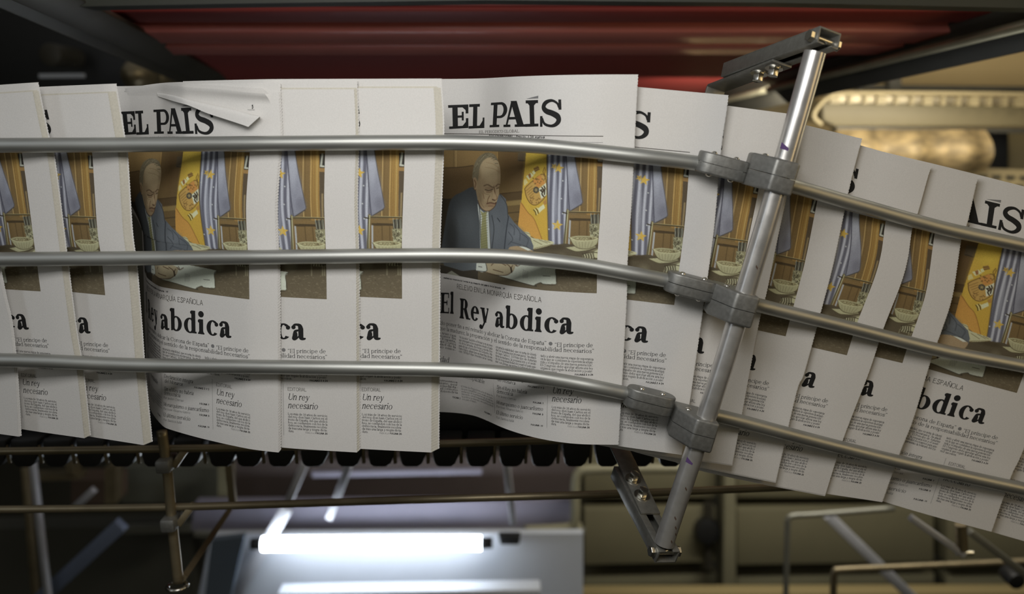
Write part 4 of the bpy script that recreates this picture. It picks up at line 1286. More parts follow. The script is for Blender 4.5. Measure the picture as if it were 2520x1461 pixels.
def folded_corner():
    s, root = SH[3], ROOTS[3]
    base = [(388, 238), (424, 248), (470, 260), (516, 272), (570, 284), (607, 293), (640, 294)]
    roll = [(386, 229), (424, 235), (470, 246), (516, 257), (570, 269), (607, 279), (640, 286)]
    crest = [(387, 232), (424, 238), (468, 250), (512, 263), (564, 276), (604, 286), (638, 288)]
    free = [(389, 237), (424, 248), (466, 260), (506, 277), (548, 291), (585, 303), (611, 312)]
    rows = []
    for pts, off in ((base, .000), (roll, -.004), (roll, -.0075), (crest, -.0105), (free, -.012)):
        c = catmull(pts, 10)
        rows.append([at(x, y, max(-.016, sheet_depth(s, x, y) + off * min(1, (x - 380) / 60.0 + .1))) for x, y in c])
    R_ = np.array(rows)
    G = np.stack([catmull(R_[:, j], 6) for j in range(R_.shape[1])], 1)
    MB().grid(G).build('folded_corner', M_PAPER, root, smooth='all')['label'] = 'torn paper corner folded forward'
    for top, right, off in (
            ([(285, 226), (340, 219), (390, 209), (430, 211), (470, 215), (540, 220), (600, 226), (651, 230)], [(651, 230), (664, 250), (678, 292), (686, 345)], .0006),
            ([(285, 222), (340, 212), (400, 204), (440, 204), (520, 209), (590, 214), (646, 217)], [(646, 217), (664, 235), (680, 290), (688, 345)], .0013)):
        tc = catmull(top, 8)
        rc = catmull(right, 8)
        v = np.linspace(0, 1, 28)
        yy = rc[0, 1] + (345 - rc[0, 1]) * v
        xr = np.interp(yy, rc[:, 1], rc[:, 0])
        P = np.zeros((28, len(tc), 3))
        for a in range(28):
            for b in range(len(tc)):
                u = (tc[b, 0] - tc[0, 0]) / (tc[-1, 0] - tc[0, 0])
                x = tc[0, 0] + (xr[a] - tc[0, 0]) * u
                y = tc[b, 1] + (345 - tc[b, 1]) * v[a]
                curl = -.006 * math.exp(-((v[a]) / .12) ** 2) * (1 if off < .001 else .35) * math.sin(min(1, u * 1.4) * 1.57)
                P[a, b] = at(x, y, sheet_depth(s, x, y) + off + curl)
        MB().grid(P).build('inner_page', M_PAPER, root, smooth='all')['label'] = 'inner sheet with rolled top corner'
    # small page number on the uncovered sheet
    L, q = line_polys('5', ST_BOLD)
    mb = MB()
    dp = sheet_depth(s, 622, 262) - .0004
    for pl in q: mb.add([at(619 + x * .010, 266 - y * .0125, dp) for x, y in pl], [range(len(pl))])
    mb.add([at(x, y, dp) for x, y in ((609, 269.2), (627, 269.6), (627, 270.2), (609, 269.8))], [range(4)])
    mb.build('page_number', M_INK, root)


folded_corner()
# ------------------------------------------------------------------ guide rails, fittings and the slanting pole in front of the papers
M_RAIL = mat('galvanised_tube', (180, 181, 176), 0.47, 0.85, noise=0.10, scale=60, stretch=(.15, 1, 1), rnoise=.10)
M_CAST = mat('cast_zinc', (142, 142, 138), 0.5, 0.75, noise=0.10, scale=220, bump=0.10, rnoise=.08)
M_POLE = mat('chromed_pole', (208, 206, 202), 0.30, 0.72, noise=0.08, scale=70, rnoise=.08)
M_CHAN = mat('grey_steel_channel', (142, 141, 134), 0.42, 0.7, noise=0.12, scale=160, bump=0.05)
M_BOLT = mat('zinc_bolt', (205, 202, 192), 0.25, 1.0)
M_PURPLE = mat('purple_marker', (88, 62, 112), 0.7)
M_DARKGAP = mat('dark_joint', (30, 30, 28), 0.8)
M_RUST = mat('rust_spot', (84, 66, 52), 0.8)


def path3(pts, n=10):
    """pixel path with depths -> smooth path in the world"""
    return catmull([at(*p) for p in pts], n)


RAILS = [
    ('upper', [(-420, 361, .016), (-90, 358, .012), (100, 357, .010), (300, 356, .007), (690, 352.5, -.0060), (1000, 350.5, -.0112), (1150, 351.5, -.0112), (1300, 357.5, -.0112), (1420, 368, -.0105), (1560, 383, -.011), (1640, 392, -.008), (1716, 401.5, -.005)],
     [(1930, 452, .008), (1985, 467, .020), (2120, 506, .037), (2320, 561, .057), (2520, 604, .074), (2640, 634, .085)]),
    ('middle', [(-420, 643, .016), (-90, 639, .012), (100, 637, .010), (300, 635.5, .007), (690, 632, -.0060), (1000, 628.5, -.0112), (1150, 628.5, -.0112), (1260, 632, -.0112), (1360, 642, -.0112), (1450, 654, -.0105), (1560, 674, -.010), (1642, 690, -.006)],
     [(1840, 743, .006), (1900, 759, .019), (2100, 808, .042), (2320, 863, .061), (2520, 901, .074), (2640, 928, .082)]),
    ('lower', [(-420, 873, .016), (-90, 884, .012), (100, 888, .010), (340, 898, .007), (690, 903, -.0060), (900, 906, -.0112), (1085, 909, -.0112), (1200, 914, -.0112), (1300, 924, -.0112), (1400, 940, -.0105), (1470, 953, -.011), (1546, 969, -.006)],
     [(1740, 1017, .004), (1825, 1037, .017), (2000, 1083, .040), (2160, 1123, .055), (2320, 1160, .066), (2520, 1203, .077), (2640, 1228, .084)]),
]
for nm, L_, R_ in RAILS:
    o = MB().tube(path3(L_), .0079, 28).build('guide_rail', M_RAIL, None, smooth=True)
    tag(o, 'long %s steel guide rail crossing the left and middle newspapers' % nm, 'rail', 'guide rails in front of the newspapers')
    o = MB().tube(path3(R_), .0079, 28).build('guide_rail', M_RAIL, None, smooth=True)
    tag(o, '%s steel guide rail sloping down right of the slanting pole' % nm, 'rail', 'guide rails in front of the newspapers')

POLE = [(2006, 128), (1975, 240), (1929, 400), (1882, 560), (1838, 705), (1795, 850), (1763, 950), (1730, 1050), (1696, 1150), (1646, 1300), (1634, 1338)]
PD_ = -.030
pole_path = path3([(x, y, PD_) for x, y in POLE], 8)
pole = thing('slanting_pole', at(1630, 1338, PD_), 'slanting shiny steel pole standing in front of the newspapers', 'pole')
MB().tube(pole_path, .0109, 36).build('shaft', M_POLE, pole, smooth=True)


def pole_at(y):
    i = np.interp(y, [p[1] for p in POLE], np.arange(len(POLE)))
    x = np.interp(y, [p[1] for p in POLE], [p[0] for p in POLE])
    return at(x, y, PD_)


def patch_on_pole(y, ang0, ang1, h0, h1, m, nm, label):
    c = pole_at(y); u = unit(pole_at(y - 20) - pole_at(y + 20))
    s = unit(np.cross(u, (0, 1, 0))); s = s if s[0] > 0 else -s
    f = np.cross(s, u); f = f if f[1] < 0 else -f
    P = np.zeros((6, 10, 3))
    for i in range(6):
        for j in range(10):
            a = math.radians(ang0 + (ang1 - ang0) * j / 9)
            t = i / 5.0 - .5
            hh = h0 + (h1 - h0) * j / 9
            P[i, j] = c + .01102 * (math.sin(a) * s + math.cos(a) * f) + u * (t * hh - j * .0003)
    MB().grid(P).build(nm, m, pole, smooth='all')['label'] = label


patch_on_pole(362, -60, -12, .0065, .003, M_PURPLE, 'marker_stain', 'purple marker stain')
patch_on_pole(1128, -48, -5, .006, .002, M_PURPLE, 'marker_stain', 'purple marker stain')
for y, a in ((650, 5), (1190, 5), (1262, 0), (1284, 22), (1318, 25), (1300, 40)):
    patch_on_pole(y, a - 7, a + 7, .0022, .0022, M_RUST, 'rust_spot', 'small rust spot')

U_ = unit(pole_path[6] - pole_path[-6])


def frame(c, px_slope, x, y, d):
    t = unit(at(x + 40, y + 40 * px_slope, d) - at(x - 40, y - 40 * px_slope, d))
    t = unit(t - U_ * np.dot(t, U_))
    n = np.cross(U_, t); n = n if n[1] > 0 else -n          # points away from the viewer
    return t, n


def plan_prism(c, t, n, plan, h0, h1):
    mb = MB()
    pts = [c + t * x * 1e-3 + n * y * 1e-3 + U_ * h0 for x, y in plan]
    mb.prism(pts, U_ * (h1 - h0))
    return mb


def halves(c, t, n, plan, h, bev, parent, m):
    """a rounded block cut into an upper and a lower half along a thin joint"""
    V = [c + t * x * 1e-3 + n * y * 1e-3 - U_ * h for x, y in plan]
    base = MB(); base.prism(V, U_ * 2 * h)
    for nm_, q in (('upper_half', 1), ('lower_half', -1)):
        bm = bmesh.new()
        vv = [bm.verts.new(tuple(p)) for p in np.vstack(base.v)]
        for f in base.f: bm.faces.new([vv[i] for i in f])
        bmesh.ops.recalc_face_normals(bm, faces=bm.faces)
        ed = [e_ for e_ in bm.edges if e_.calc_face_angle(0) > .5]
        bmesh.ops.bevel(bm, geom=ed, offset=bev, segments=4, profile=.5, affect='EDGES', clamp_overlap=True)
        co = c + U_ * q * .00035
        bmesh.ops.bisect_plane(bm, geom=bm.verts[:] + bm.edges[:] + bm.faces[:], plane_co=tuple(co), plane_no=tuple(U_ * q), clear_inner=True)
        bd = [e_ for e_ in bm.edges if e_.is_boundary]
        bmesh.ops.edgeloop_fill(bm, edges=bd)
        bm.verts.index_update()
        mb = MB(); mb.add([tuple(v.co) for v in bm.verts], [[v.index for v in f.verts] for f in bm.faces])
        bm.free()
        mb.build(nm_, m, parent, smooth=True)


def stadium(L, W, k=9):
    r = W / 2; a = L / 2 - r
    pts = [(a + r * math.sin(math.pi * i / k), -r * math.cos(math.pi * i / k)) for i in range(k + 1)]
    pts += [(-a - r * math.sin(math.pi * i / k), r * math.cos(math.pi * i / k)) for i in range(k + 1)]
    return pts


def dome(mb, c, u, r, h):
    s = unit(np.cross(u, (0.3, 1, 0.2))); w = np.cross(u, s)
    rings = []
    for i in range(5):
        a = i / 4 * math.pi / 2
        rings.append([c + u * h * math.sin(a) + r * max(.02, math.cos(a)) * (math.cos(b) * s + math.sin(b) * w) for b in np.linspace(0, 2 * math.pi, 14)])
    mb.grid(np.array(rings))


FIT = [('upper', (1777, 410), .16, 434), ('middle', (1699, 704), .215, 757), ('lower', (1598, 985), .20, 1062)]
for nm, (x, y), sl, yc in FIT:
    dep = -.009
    c = at(x, y, dep)
    t, n = frame(c, sl, x, y, dep)
    k = thing('rail_connector', c, 'rounded two-part metal connector at the bend of the %s guide rail' % nm, 'rail connector', 'rail connectors beside the slanting pole')
    halves(c, t, n, stadium(55, 27), .0112, .0022, k, M_CAST)
    for sx in (-.012, .012):
        for su in (1, -1):
            mb = MB(); dome(mb, c + t * sx + U_ * su * .0111 - n * .002, U_ * su, .0034, .0026)
            mb.build('bolt', M_BOLT, k, smooth='all')
    c = pole_at(yc)
    t, n = frame(c, sl + .03, 1900, yc, PD_)
    k = thing('pole_clamp', c, 'angular two-part clamp holding the %s guide rail to the slanting pole' % nm, 'pole clamp', 'clamps on the slanting pole')
    halves(c, t, n, [(13.0, -15.5), (-12.0, -15.5), (-31, 13), (-29, 38), (13.0, 38)], .0172, .0028, k, M_CAST)
    mb = MB(); dome(mb, c - t * .017 + n * .014 + U_ * .0171, U_, .0036, .0024)
    mb.build('bolt', M_BOLT, k, smooth='all')


# bracket arms at both ends of the pole
def hexagon(c, axis, r, h, ref):
    mb = MB()
    axis = unit(axis); s = unit(np.cross(axis, ref)); w = np.cross(axis, s)
    mb.prism([c + r * (math.cos(a) * s + math.sin(a) * w) for a in np.linspace(0, 2 * math.pi, 7)[:-1]], axis * h)
    return mb


def bracket(label, near, far, right, sgn, strap_from, tab, bolts, fold=True):
    a, b = at(*near), at(*far)
    ax = unit(b - a)
    s = unit(at(*right) - a); s = unit(s - ax * np.dot(s, ax))
    h = np.cross(s, ax); h = h if np.dot(h, U_) > 0 else -h
    h = h * sgn                                              # away from the pole
    k = thing('bracket_arm', a, label, 'bracket', 'bracket arms at the ends of the slanting pole')
    W, H, T = .0265, .0150, .0022
    mb = MB()
    L = b - a
    mb.box((a + b) / 2 + h * H / 2, L / 2, s * W / 2, h * T / 2)
    for q in (1, -1):
        mb.box((a + b) / 2 + s * q * (W - T) / 2, L / 2, s * T / 2, h * H / 2)
        mb.box((a + b) / 2 + s * q * (W / 2 - .0045) - h * H / 2, L / 2, s * .0045, h * T / 2)
    mb.build('channel', M_CHAN, k, smooth=True, bevel=.0008)
    # strap bolted under the channel, with its end tab
    f = a + L * strap_from
    e_ = at(*tab)
    off = -h * (H / 2 + .0028)
    mb = MB()
    mb.box((f + e_) / 2 + off, (e_ - f) / 2, s * .0125, h * .0015)
    mb.build('strap', M_CHAN, k, smooth=True, bevel=.0006)
    if fold:
        MB().box(e_ + off - U_ * .02, s * .0125, U_ * .02, ax * .0015).build('end_tab', M_CHAN, k, smooth=True, bevel=.0006)
    for t_ in bolts:
        c = a + L * t_ + off - h * .0015
        w = MB().tube([c, c - h * .0018], .0098, 24)
        bo = hexagon(c - h * .0016, -h, .0062, .0085, ax).build('bolt', M_BOLT, k, smooth=True, bevel=.0004)
        w.build('washer', M_BOLT, bo, smooth=True)
    c = a + ax * .0085 - h * .001
    bo = MB().rod(c - s * .019, c + s * .019, .0036).build('cross_bolt', M_BOLT, k, smooth=True)
    hexagon(c - s * .0136, -s, .0062, .0055, ax).build('bolt_head', M_BOLT, bo, bevel=.0004)
    hexagon(c + s * .0136, s, .0062, .0045, ax).build('nut', M_BOLT, bo, bevel=.0004)
    return k


bracket('bracket arm with two bolts at the top end of the slanting pole', (2041, 93, -.036), (1800, 180, .13), (2071, 100, -.036), 1, .42, (1766, 197, .165), (.50, .66))
bracket('bracket arm with two bolts at the bottom end of the slanting pole', (1643, 1371, -.036), (1530, 1160, .10), (1670, 1377, -.036), -1, .40, (1509, 1095, .15), (.60, .80), False)
# ------------------------------------------------------------------ behind the newspapers
M_WALL = mat('dark_hall_wall', (66, 65, 56), 0.8, noise=0.15, scale=3)
M_OLIVE = mat('olive_cabinet_paint', (128, 123, 98), 0.55, noise=0.05, scale=6)
M_OLIVE2 = mat('grey_olive_post', (140, 136, 112), 0.5, noise=0.05, scale=8)
M_RED = mat('red_paint', (138, 46, 38), 0.58, noise=0.10, scale=4, rnoise=.06)
M_REDSHEEN = mat('red_painted_sheen', (222, 132, 122), 0.26, noise=0.06, scale=4)  # red lightened in colour to stand for lamp light reflected on the ridges
M_BEAM = mat('dark_steel_beam', (72, 69, 60), 0.45, 0.35, noise=0.15, scale=10)
M_EDGE = mat('pale_beam_edge', (190, 182, 150), 0.35, 0.6, noise=0.15, scale=14)  # paler colour for the lip of the right girder
M_BLACK = mat('black_plastic', (34, 35, 36), 0.45, noise=0.1, scale=60)
M_TAN = mat('tan_wall_panel', (190, 166, 118), 0.7, noise=0.06, scale=3)
M_CREAM = mat('cream_enamel', (158, 142, 104), 0.55, noise=0.08, scale=12)
M_RAWST = mat('brownish_steel', (150, 138, 112), 0.42, 0.7, noise=0.15, scale=24)
M_LITE = mat('pale_galvanised_bar', (196, 198, 206), 0.45, 0.3, noise=0.08, scale=20)
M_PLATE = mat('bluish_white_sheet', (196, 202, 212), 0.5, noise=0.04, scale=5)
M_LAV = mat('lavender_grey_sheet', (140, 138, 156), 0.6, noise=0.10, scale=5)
M_STRAW = mat('straw_coloured_wrap', (116, 98, 64), 0.7, noise=0.55, scale=22, bump=0.8, stretch=(1, 1, 2.2), detail=6)
M_FRAME = mat('grey_tube_frame', (150, 150, 140), 0.45, 0.5, noise=0.06, scale=20)


def emitter(name, rgb, strength):
    m = bpy.data.materials.new(name); m.use_nodes = True
    b = m.node_tree.nodes['Principled BSDF']
    b.inputs['Base Color'].default_value = (.9, .9, .9, 1)
    b.inputs['Emission Color'].default_value = (*rgb, 1)
    b.inputs['Emission Strength'].default_value = strength
    return m


def zdist(p):
    return (p[1] + 1) * CP - p[2] * SP


def pbar(mb, a, b, wpx, dep, mi=0):
    """flat-sided bar between two pixels with depths, wpx wide in the photograph, dep metres thick"""
    A, B = at(*a), at(*b)
    w = wpx * zdist((A + B) / 2) / F
    return mb.bar(A, B, w, dep, (0, 1, 0), mi)


def ptube(mb, pts, wpx, n=16, k=8):
    P = catmull([at(*p) for p in pts], k) if len(pts) > 2 else np.array([at(*p) for p in pts])
    r = wpx / 2 * np.array([zdist(q) for q in P]) / F
    return mb.tube(P, r, n)


def pslab(mb, px, d, thick, mi=0):
    """polygon given in pixels at one depth, `thick` metres deep"""
    return mb.prism([at(x, y, d) for x, y in px], (0, thick, 0), mi)


def solo(mb, name, m, label, cat, group=None, smooth=False, bevel=0.0, kind=None):
    return tag(mb.build(name, m, None, smooth=smooth or bevel > 0, bevel=bevel), label, cat, group, kind)


# hall: end wall far behind
o = MB().box((0, 4.0, -.4), (4.5, 0, 0), (0, .05, 0), (0, 0, 2.4)).build('wall_back', M_WALL)
tag(o, 'dark hall wall far behind the conveyor', 'wall', kind='structure')

for nm, c, ax in (('wall_left', (-4.5, .9, -.4), ((.05, 0, 0), (0, 3.1, 0), (0, 0, 2.4))), ('wall_right', (4.5, .9, -.4), ((.05, 0, 0), (0, 3.1, 0), (0, 0, 2.4))), ('floor', (0, .9, -2.85), ((4.5, 0, 0), (0, 3.1, 0), (0, 0, .05)))):
    o = MB().box(c, *ax).build(nm, M_WALL)
    tag(o, 'dark %s of the printing hall' % nm.replace('_', ' '), 'wall' if 'wall' in nm else 'floor', kind='structure')

# red canopy receding above, between two sloping beams
nl, nr, fl, fr = np.array((190.0, 14)), np.array((2540.0, 14)), np.array((640.0, 262)), np.array((1700.0, 262))
ND, FD = .55, 2.0
k = thing('red_canopy', at(1200, 120, 1.2), 'wide red painted metal canopy receding above the newspapers', 'canopy')
prof = [(0, 0), (.10, 0), (.105, .012), (.165, .012), (.17, 0), (.225, 0), (.23, .014), (.33, .014), (.335, 0), (.40, 0), (.405, .012), (.49, .012), (.50, -.02), (1, -.02)]
A0, A1, B0, B1 = at(*nl, ND), at(*nr, ND), at(*fl, FD), at(*fr, FD)
nrm = unit(np.cross(A1 - A0, B0 - A0)); nrm = nrm if nrm[2] < 0 else -nrm


def canopy_strip(t0, t1, h):
    q = [A0 + (B0 - A0) * t0, A1 + (B1 - A1) * t0, A1 + (B1 - A1) * t1, A0 + (B0 - A0) * t1]
    return [p + nrm * h for p in q]


MB().prism(canopy_strip(0, 1, 0), -nrm * .03).build('panel', M_RED, k)
for t0, t1, h in ((.0, .060, .010), (.075, .150, .022), (.165, .235, .022)):
    MB().prism(canopy_strip(t0, t1, h), -nrm * h * 1.02).build('ridge', M_RED if t0 < .05 else M_REDSHEEN, k, smooth=True, bevel=.006)
for lab, p0, p1, w0, q0, q1 in (('dark sloping steel beam along the left edge of the red canopy', (150, 14, .47), (600, 235, 1.85), 66, (215, 40, .43), (610, 232, 1.80)),
                                ('dark sloping steel beam along the right edge of the red canopy', (2600, 36, .47), (1740, 260, 1.80), 86, (2600, 42, .41), (1745, 253, 1.74))):
    b = thing('canopy_girder', at(*p0), lab, 'beam', 'beams beside the red canopy')
    e0, e1 = at(*p0), at(*p1); e0 = e0 - .25 * (e1 - e0)
    MB().bar(e0, e1, w0 * zdist((at(*p0) + e1) / 2) / F, .06).build('girder_body', M_BEAM, b, bevel=.004, smooth=True)
    A, B = at(*q0), at(*q1); A = A - .25 * (B - A)
    MB().bar(A, B, .012, .05).build('girder_lip', M_EDGE if '2600' in str(q0) else M_BEAM, b, bevel=.002, smooth=True)
mb = MB()
ptube_pts = [at(x, y, .38) for x, y in ((-150, 8), (600, -6), (1200, -14), (1900, -8), (2650, 8))]
for a, b in zip(ptube_pts[:-1], ptube_pts[1:]): mb.bar(a, b, .022, .05)
solo(mb, 'cross_girder', mat('green_grey_paint', (64, 66, 58), 0.55, noise=.06, scale=10), 'grey-green cross beam along the top frame edge above the red canopy', 'beam')

# dark machinery top left
k = thing('machine_housing', at(200, 150, 1.5), 'dark machine housing in the shadow at upper left', 'machine')
pslab(MB(), [(-200, -40), (400, 20), (400, 330), (-200, 330)], 1.80, .2).build('housing_body', M_BLACK, k, bevel=.01, smooth=True)
c = at(122, 134, 1.60); MB().rod(c, c + np.array((0, .15, 0)), .030, 24).build('roller_end', M_BEAM, k, smooth=True, bevel=.003)
pbar(MB(), (100, 187, 1.55), (206, 186, 1.55), 10, .02).build('label_strip', M_PLATE, k)
c = at(316, 182, 1.5)
mb = MB(); mb.tube([c + np.array((0, .10 - .10 * math.cos(a), 0)) for a in np.linspace(0, math.pi / 2, 7)], [max(.004, .047 * math.sin(a)) for a in np.linspace(0, math.pi / 2, 7)], 24)
mb.tube([c + np.array((0, .1, 0)), c + np.array((0, .24, 0))], .047, 24)
mb.build('roller_end', M_RAWST, k, smooth='all')
pbar(MB(), (380, 330, 1.5), (560, 196, 1.5), 30, .03).build('brace', M_BEAM, k)

# tan wall and cream conveyor, upper right
solo(pslab(MB(), [(1700, -30), (2720, -30), (2720, 480), (1700, 480)], 2.2, .06), 'tan_panel', M_TAN, 'tan wall panel in warm light at upper right', 'panel')
k = thing('cream_conveyor', at(2300, 270, 1.7), 'cream conveyor with rounded guide rail behind the upper right newspapers', 'conveyor')
pslab(MB(), [(2024, 250), (2720, 262), (2720, 312), (2056, 310), (2026, 296)], 1.72, .06).build('side_plate', mat('olive_cream_plate', (114, 103, 74), .6, noise=.05, scale=8), k, bevel=.004, smooth=True)
ptube(MB(), [(2720, 236, 1.66), (2400, 230, 1.66), (2090, 229, 1.66), (2040, 240, 1.66), (2012, 266, 1.66), (2004, 288, 1.66), (2022, 306, 1.66)], 10).build('guide_rail', M_CREAM, k, smooth='all')
for i in range(15):
    pbar(MB(), (2052 + i * 38, 234 + i * .4, 1.70), (2050 + i * 38, 254 + i * .7, 1.70), 9 if i % 3 else 22, .03).build('bracket', M_CREAM, k)
pbar(MB(), (2030, 243, 1.71), (2720, 250, 1.71), 16, .02).build('inner_rail', M_RAWST, k)
pbar(MB(), (2052, 318, 1.73), (2720, 322, 1.73), 12, .05).build('shadow_strip', M_BEAM, k)  # dark bar standing in for the shadow line under the side plate
k = thing('pipe_run', at(2300, 214, 1.9), 'dark horizontal pipe with a short post above the cream conveyor', 'pipe')
ptube(MB(), [(2040, 214, 1.9), (2720, 222, 1.9)], 15).build('pipe', M_BEAM, k, smooth=True)
pbar(MB(), (2197, 172, 1.9), (2196, 236, 1.9), 30, .04).build('post', M_BEAM, k)
for x in (2085, 2110): ptube(MB(), [(x, 204, 1.87), (x + 2, 222, 1.87)], 16).build('clip', M_BLACK, k, smooth=True)
k = thing('motor_box', at(1850, 240, 1.6), 'dark motor casing behind the newspapers left of the slanting pole top', 'machine')
pslab(MB(), [(1770, 238), (1835, 236), (1850, 275), (1770, 290)], 2.05, .06).build('casing', M_BLACK, k, bevel=.006, smooth=True)
for x, y, r in ((1895, 225, .018), (1925, 228, .026)):
    c = at(x, y, 2.03); MB().rod(c, c + np.array((0, .07, 0)), r, 20).build('knob', M_BLACK, k, smooth=True)
solo(pslab(MB(), [(1830, 222), (2010, 214), (2010, 300), (1840, 290)], 2.12, .05), 'motor_cover', mat('dull_tan_sheet', (118, 104, 72), .7), 'dull tan cover sheet behind the slanting pole top', 'panel')
mb = MB()
P = np.array([[at(x, y, 1.65) + np.array((0, .02 * math.sin(x * .05) - .05 * math.sin((y - 318) / 105 * math.pi), 0)) for x in np.linspace(2060, 2432, 40)] for y in np.linspace(318, 424, 14)])
mb.grid(P)
solo(mb, 'wrapped_bale', M_STRAW, 'straw-coloured crinkled wrapped bale below the cream conveyor', 'bale', smooth='all')
solo(pslab(MB(), [(2412, 318), (2482, 318), (2482, 424), (2412, 424)], 1.86, .15), 'upright_post', M_BLACK, 'dark upright post beside the straw-coloured bale', 'post', bevel=.006)
solo(pslab(MB(), [(2482, 318), (2720, 318), (2720, 424), (2482, 424)], 1.95, .05), 'olive_panel', mat('dull_olive_sheet', (124, 112, 80), .7, noise=.05, scale=5), 'dull olive panel right of the dark upright post', 'panel')
k = thing('perforated_strip', at(2500, 440, 1.8), 'cream perforated metal strip at the right edge above the newspapers', 'strip')
pslab(MB(), [(2360, 412), (2720, 424), (2720, 500), (2360, 486)], 1.80, .03).build('plate', M_CREAM, k, bevel=.003, smooth=True)
for r in range(2):
    for i in range(10):
        x, y = 2408 + i * 34 - r * 12, 434 + r * 21 + i * 1.0
        pbar(MB(), (x, y, 1.797), (x + 21, y + .6, 1.797), 9, .008).build('slot', M_BEAM, k, bevel=.002)

# the conveyor's underside with its row of grippers
solo(pslab(MB(), [(-150, 1002), (1560, 998), (1560, 1088), (-150, 1092)], .33, .10), 'chain_cover', M_BLACK, 'dark chain casing seen in the gaps below the newspapers', 'conveyor casing', bevel=.006)
xs = [-20, 58, 138, 220, 300, 380, 460, 545, 612, 690, 772, 858, 938, 1016, 1098, 1180, 1262, 1340, 1420, 1500, 1580, 1655]
proto = None
for i, x in enumerate(xs):
    y0, y1 = 1082, 1150 - (0 if x < 1000 else (x - 1000) * .012)
    c = at(x, 1110, .28)
    if proto is None:
        g = thing('gripper', c, 'black tapered gripper hanging in the row under the newspapers', 'gripper', 'grippers in a row under the newspapers')
        d = .0
        q = [(x - 35, y0), (x + 35, y0), (x + 33, y1 - 30), (x + 25, y1 - 8), (x + 16, y1), (x - 16, y1), (x - 26, y1 - 8), (x - 33, y1 - 30)]
        pslab(MB(), q, .28, .045).build('jaw', M_BLACK, g, bevel=.004, smooth=True)
        ptube(MB(), [(x - 42, y0 + 12, .285), (x - 40, y1 - 36, .285), (x - 33, y1 - 12, .29)], 9).build('spring_wire', M_RAWST, g, smooth='all')
        proto = g; pc = c
    else:
        r = proto.copy(); COL.objects.link(r); r.location = [float(v) for v in c]
        for ch in list(proto.children):
            cc = ch.copy(); COL.objects.link(cc); cc.parent = r

# second lane of guide rails below
for nm, pts, w in (('upper', [(-420, 1114, .205), (-90, 1111, .205), (400, 1104, .205), (1000, 1093, .205), (1480, 1079, .205), (1660, 1072, .205)], 19),
                   ('lower', [(-420, 1257, .205), (-90, 1254, .205), (430, 1247, .205), (1000, 1230, .205), (1560, 1213, .205), (2060, 1193, .205)], 19)):
    solo(ptube(MB(), pts, w), 'rear_guide_rail', M_RAWST, '%s blurred steel rail of the lane behind, below the newspapers' % nm, 'rail', 'rails of the rear lane', smooth='all')
k = thing('rear_pole', at(437, 1440, .20), 'blurred upright pole with two collars of the rear lane at lower left', 'pole')
ptube(MB(), [(398, 1060, .20), (412, 1160, .20), (424, 1290, .20), (439, 1432, .20)], 25).build('shaft', M_RAWST, k, smooth='all')
for x, y, xe, ye in ((411, 1138, 462, 1098), (423, 1281, 478, 1238)):
    cl = pbar(MB(), (x - 2, y - 16, .20), (x + 2, y + 16, .20), 36, .04).build('collar', M_CAST, k, bevel=.004, smooth=True)
    pbar(MB(), (x + 16, y + 10, .20), (xe, ye, .21), 17, .014).build('side_arm', M_RAWST, cl, bevel=.002, smooth=True)
c = at(436, 1442, .20)
a = np.linspace(0, 2 * np.pi, 28)
MB().tube(np.stack([c[0] + .013 * np.cos(a), c[1] + .013 * np.sin(a), c[2] + 0 * a], 1), .0030, 10).build('foot_ring', M_BOLT, k, smooth='all')
pbar(MB(), (449, 1424, .205), (574, 1240, .60), 13, .012).build('brace', M_RAWST, k)
pbar(MB(), (574, 1240, .60), (562, 1126, .60), 17, .012).build('upright', M_RAWST, k)

# lamp under the hall's ceiling plate
TUBE = emitter('lit_fluorescent_tube', (.86, .93, 1.0), 15.0)
k = thing('fluorescent_lamp', at(920, 1335, 1.5), 'glowing white fluorescent tube lamp at the bottom of the picture', 'lamp')
ptube(MB(), [(646, 1338, 1.50), (1184, 1336, 1.50)], 36, 20).build('tube', TUBE, k, smooth=True)
ptube(MB(), [(1184, 1336, 1.50), (1212, 1335, 1.50)], 28, 20).build('end_cap', M_BLACK, k, smooth=True)
ptube(MB(), [(618, 1338, 1.50), (646, 1338, 1.50)], 28, 20).build('end_cap', M_BLACK, k, smooth=True)
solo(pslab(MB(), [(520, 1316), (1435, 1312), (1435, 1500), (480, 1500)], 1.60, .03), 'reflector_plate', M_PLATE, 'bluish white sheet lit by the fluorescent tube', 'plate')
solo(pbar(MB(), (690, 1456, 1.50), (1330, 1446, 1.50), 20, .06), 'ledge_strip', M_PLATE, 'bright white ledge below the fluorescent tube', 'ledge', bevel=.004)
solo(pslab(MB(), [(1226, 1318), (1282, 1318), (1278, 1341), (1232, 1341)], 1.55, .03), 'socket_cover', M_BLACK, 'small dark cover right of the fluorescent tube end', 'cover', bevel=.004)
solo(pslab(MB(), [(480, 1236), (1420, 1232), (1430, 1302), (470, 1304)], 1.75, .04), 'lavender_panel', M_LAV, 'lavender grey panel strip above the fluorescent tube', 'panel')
solo(pslab(MB(), [(560, 1120), (1420, 1120), (1420, 1222), (560, 1222)], 1.95, .04), 'brown_panel', mat('dark_brown_sheet', (84, 74, 72), .7, noise=.12, scale=4), 'dark brown panel behind the pale hanger bars', 'panel')
solo(pbar(MB(), (770, 1166, 1.85), (1185, 1158, 1.85), 13, .02), 'cable_tray', M_LAV, 'thin grey tray behind the grippers above the lamp', 'tray')
solo(pbar(MB(), (480, 1312, 1.7), (1440, 1306, 1.7), 12, .02), 'plate_edge', M_FRAME, 'grey edge bar running along the top of the lit sheet', 'bar')
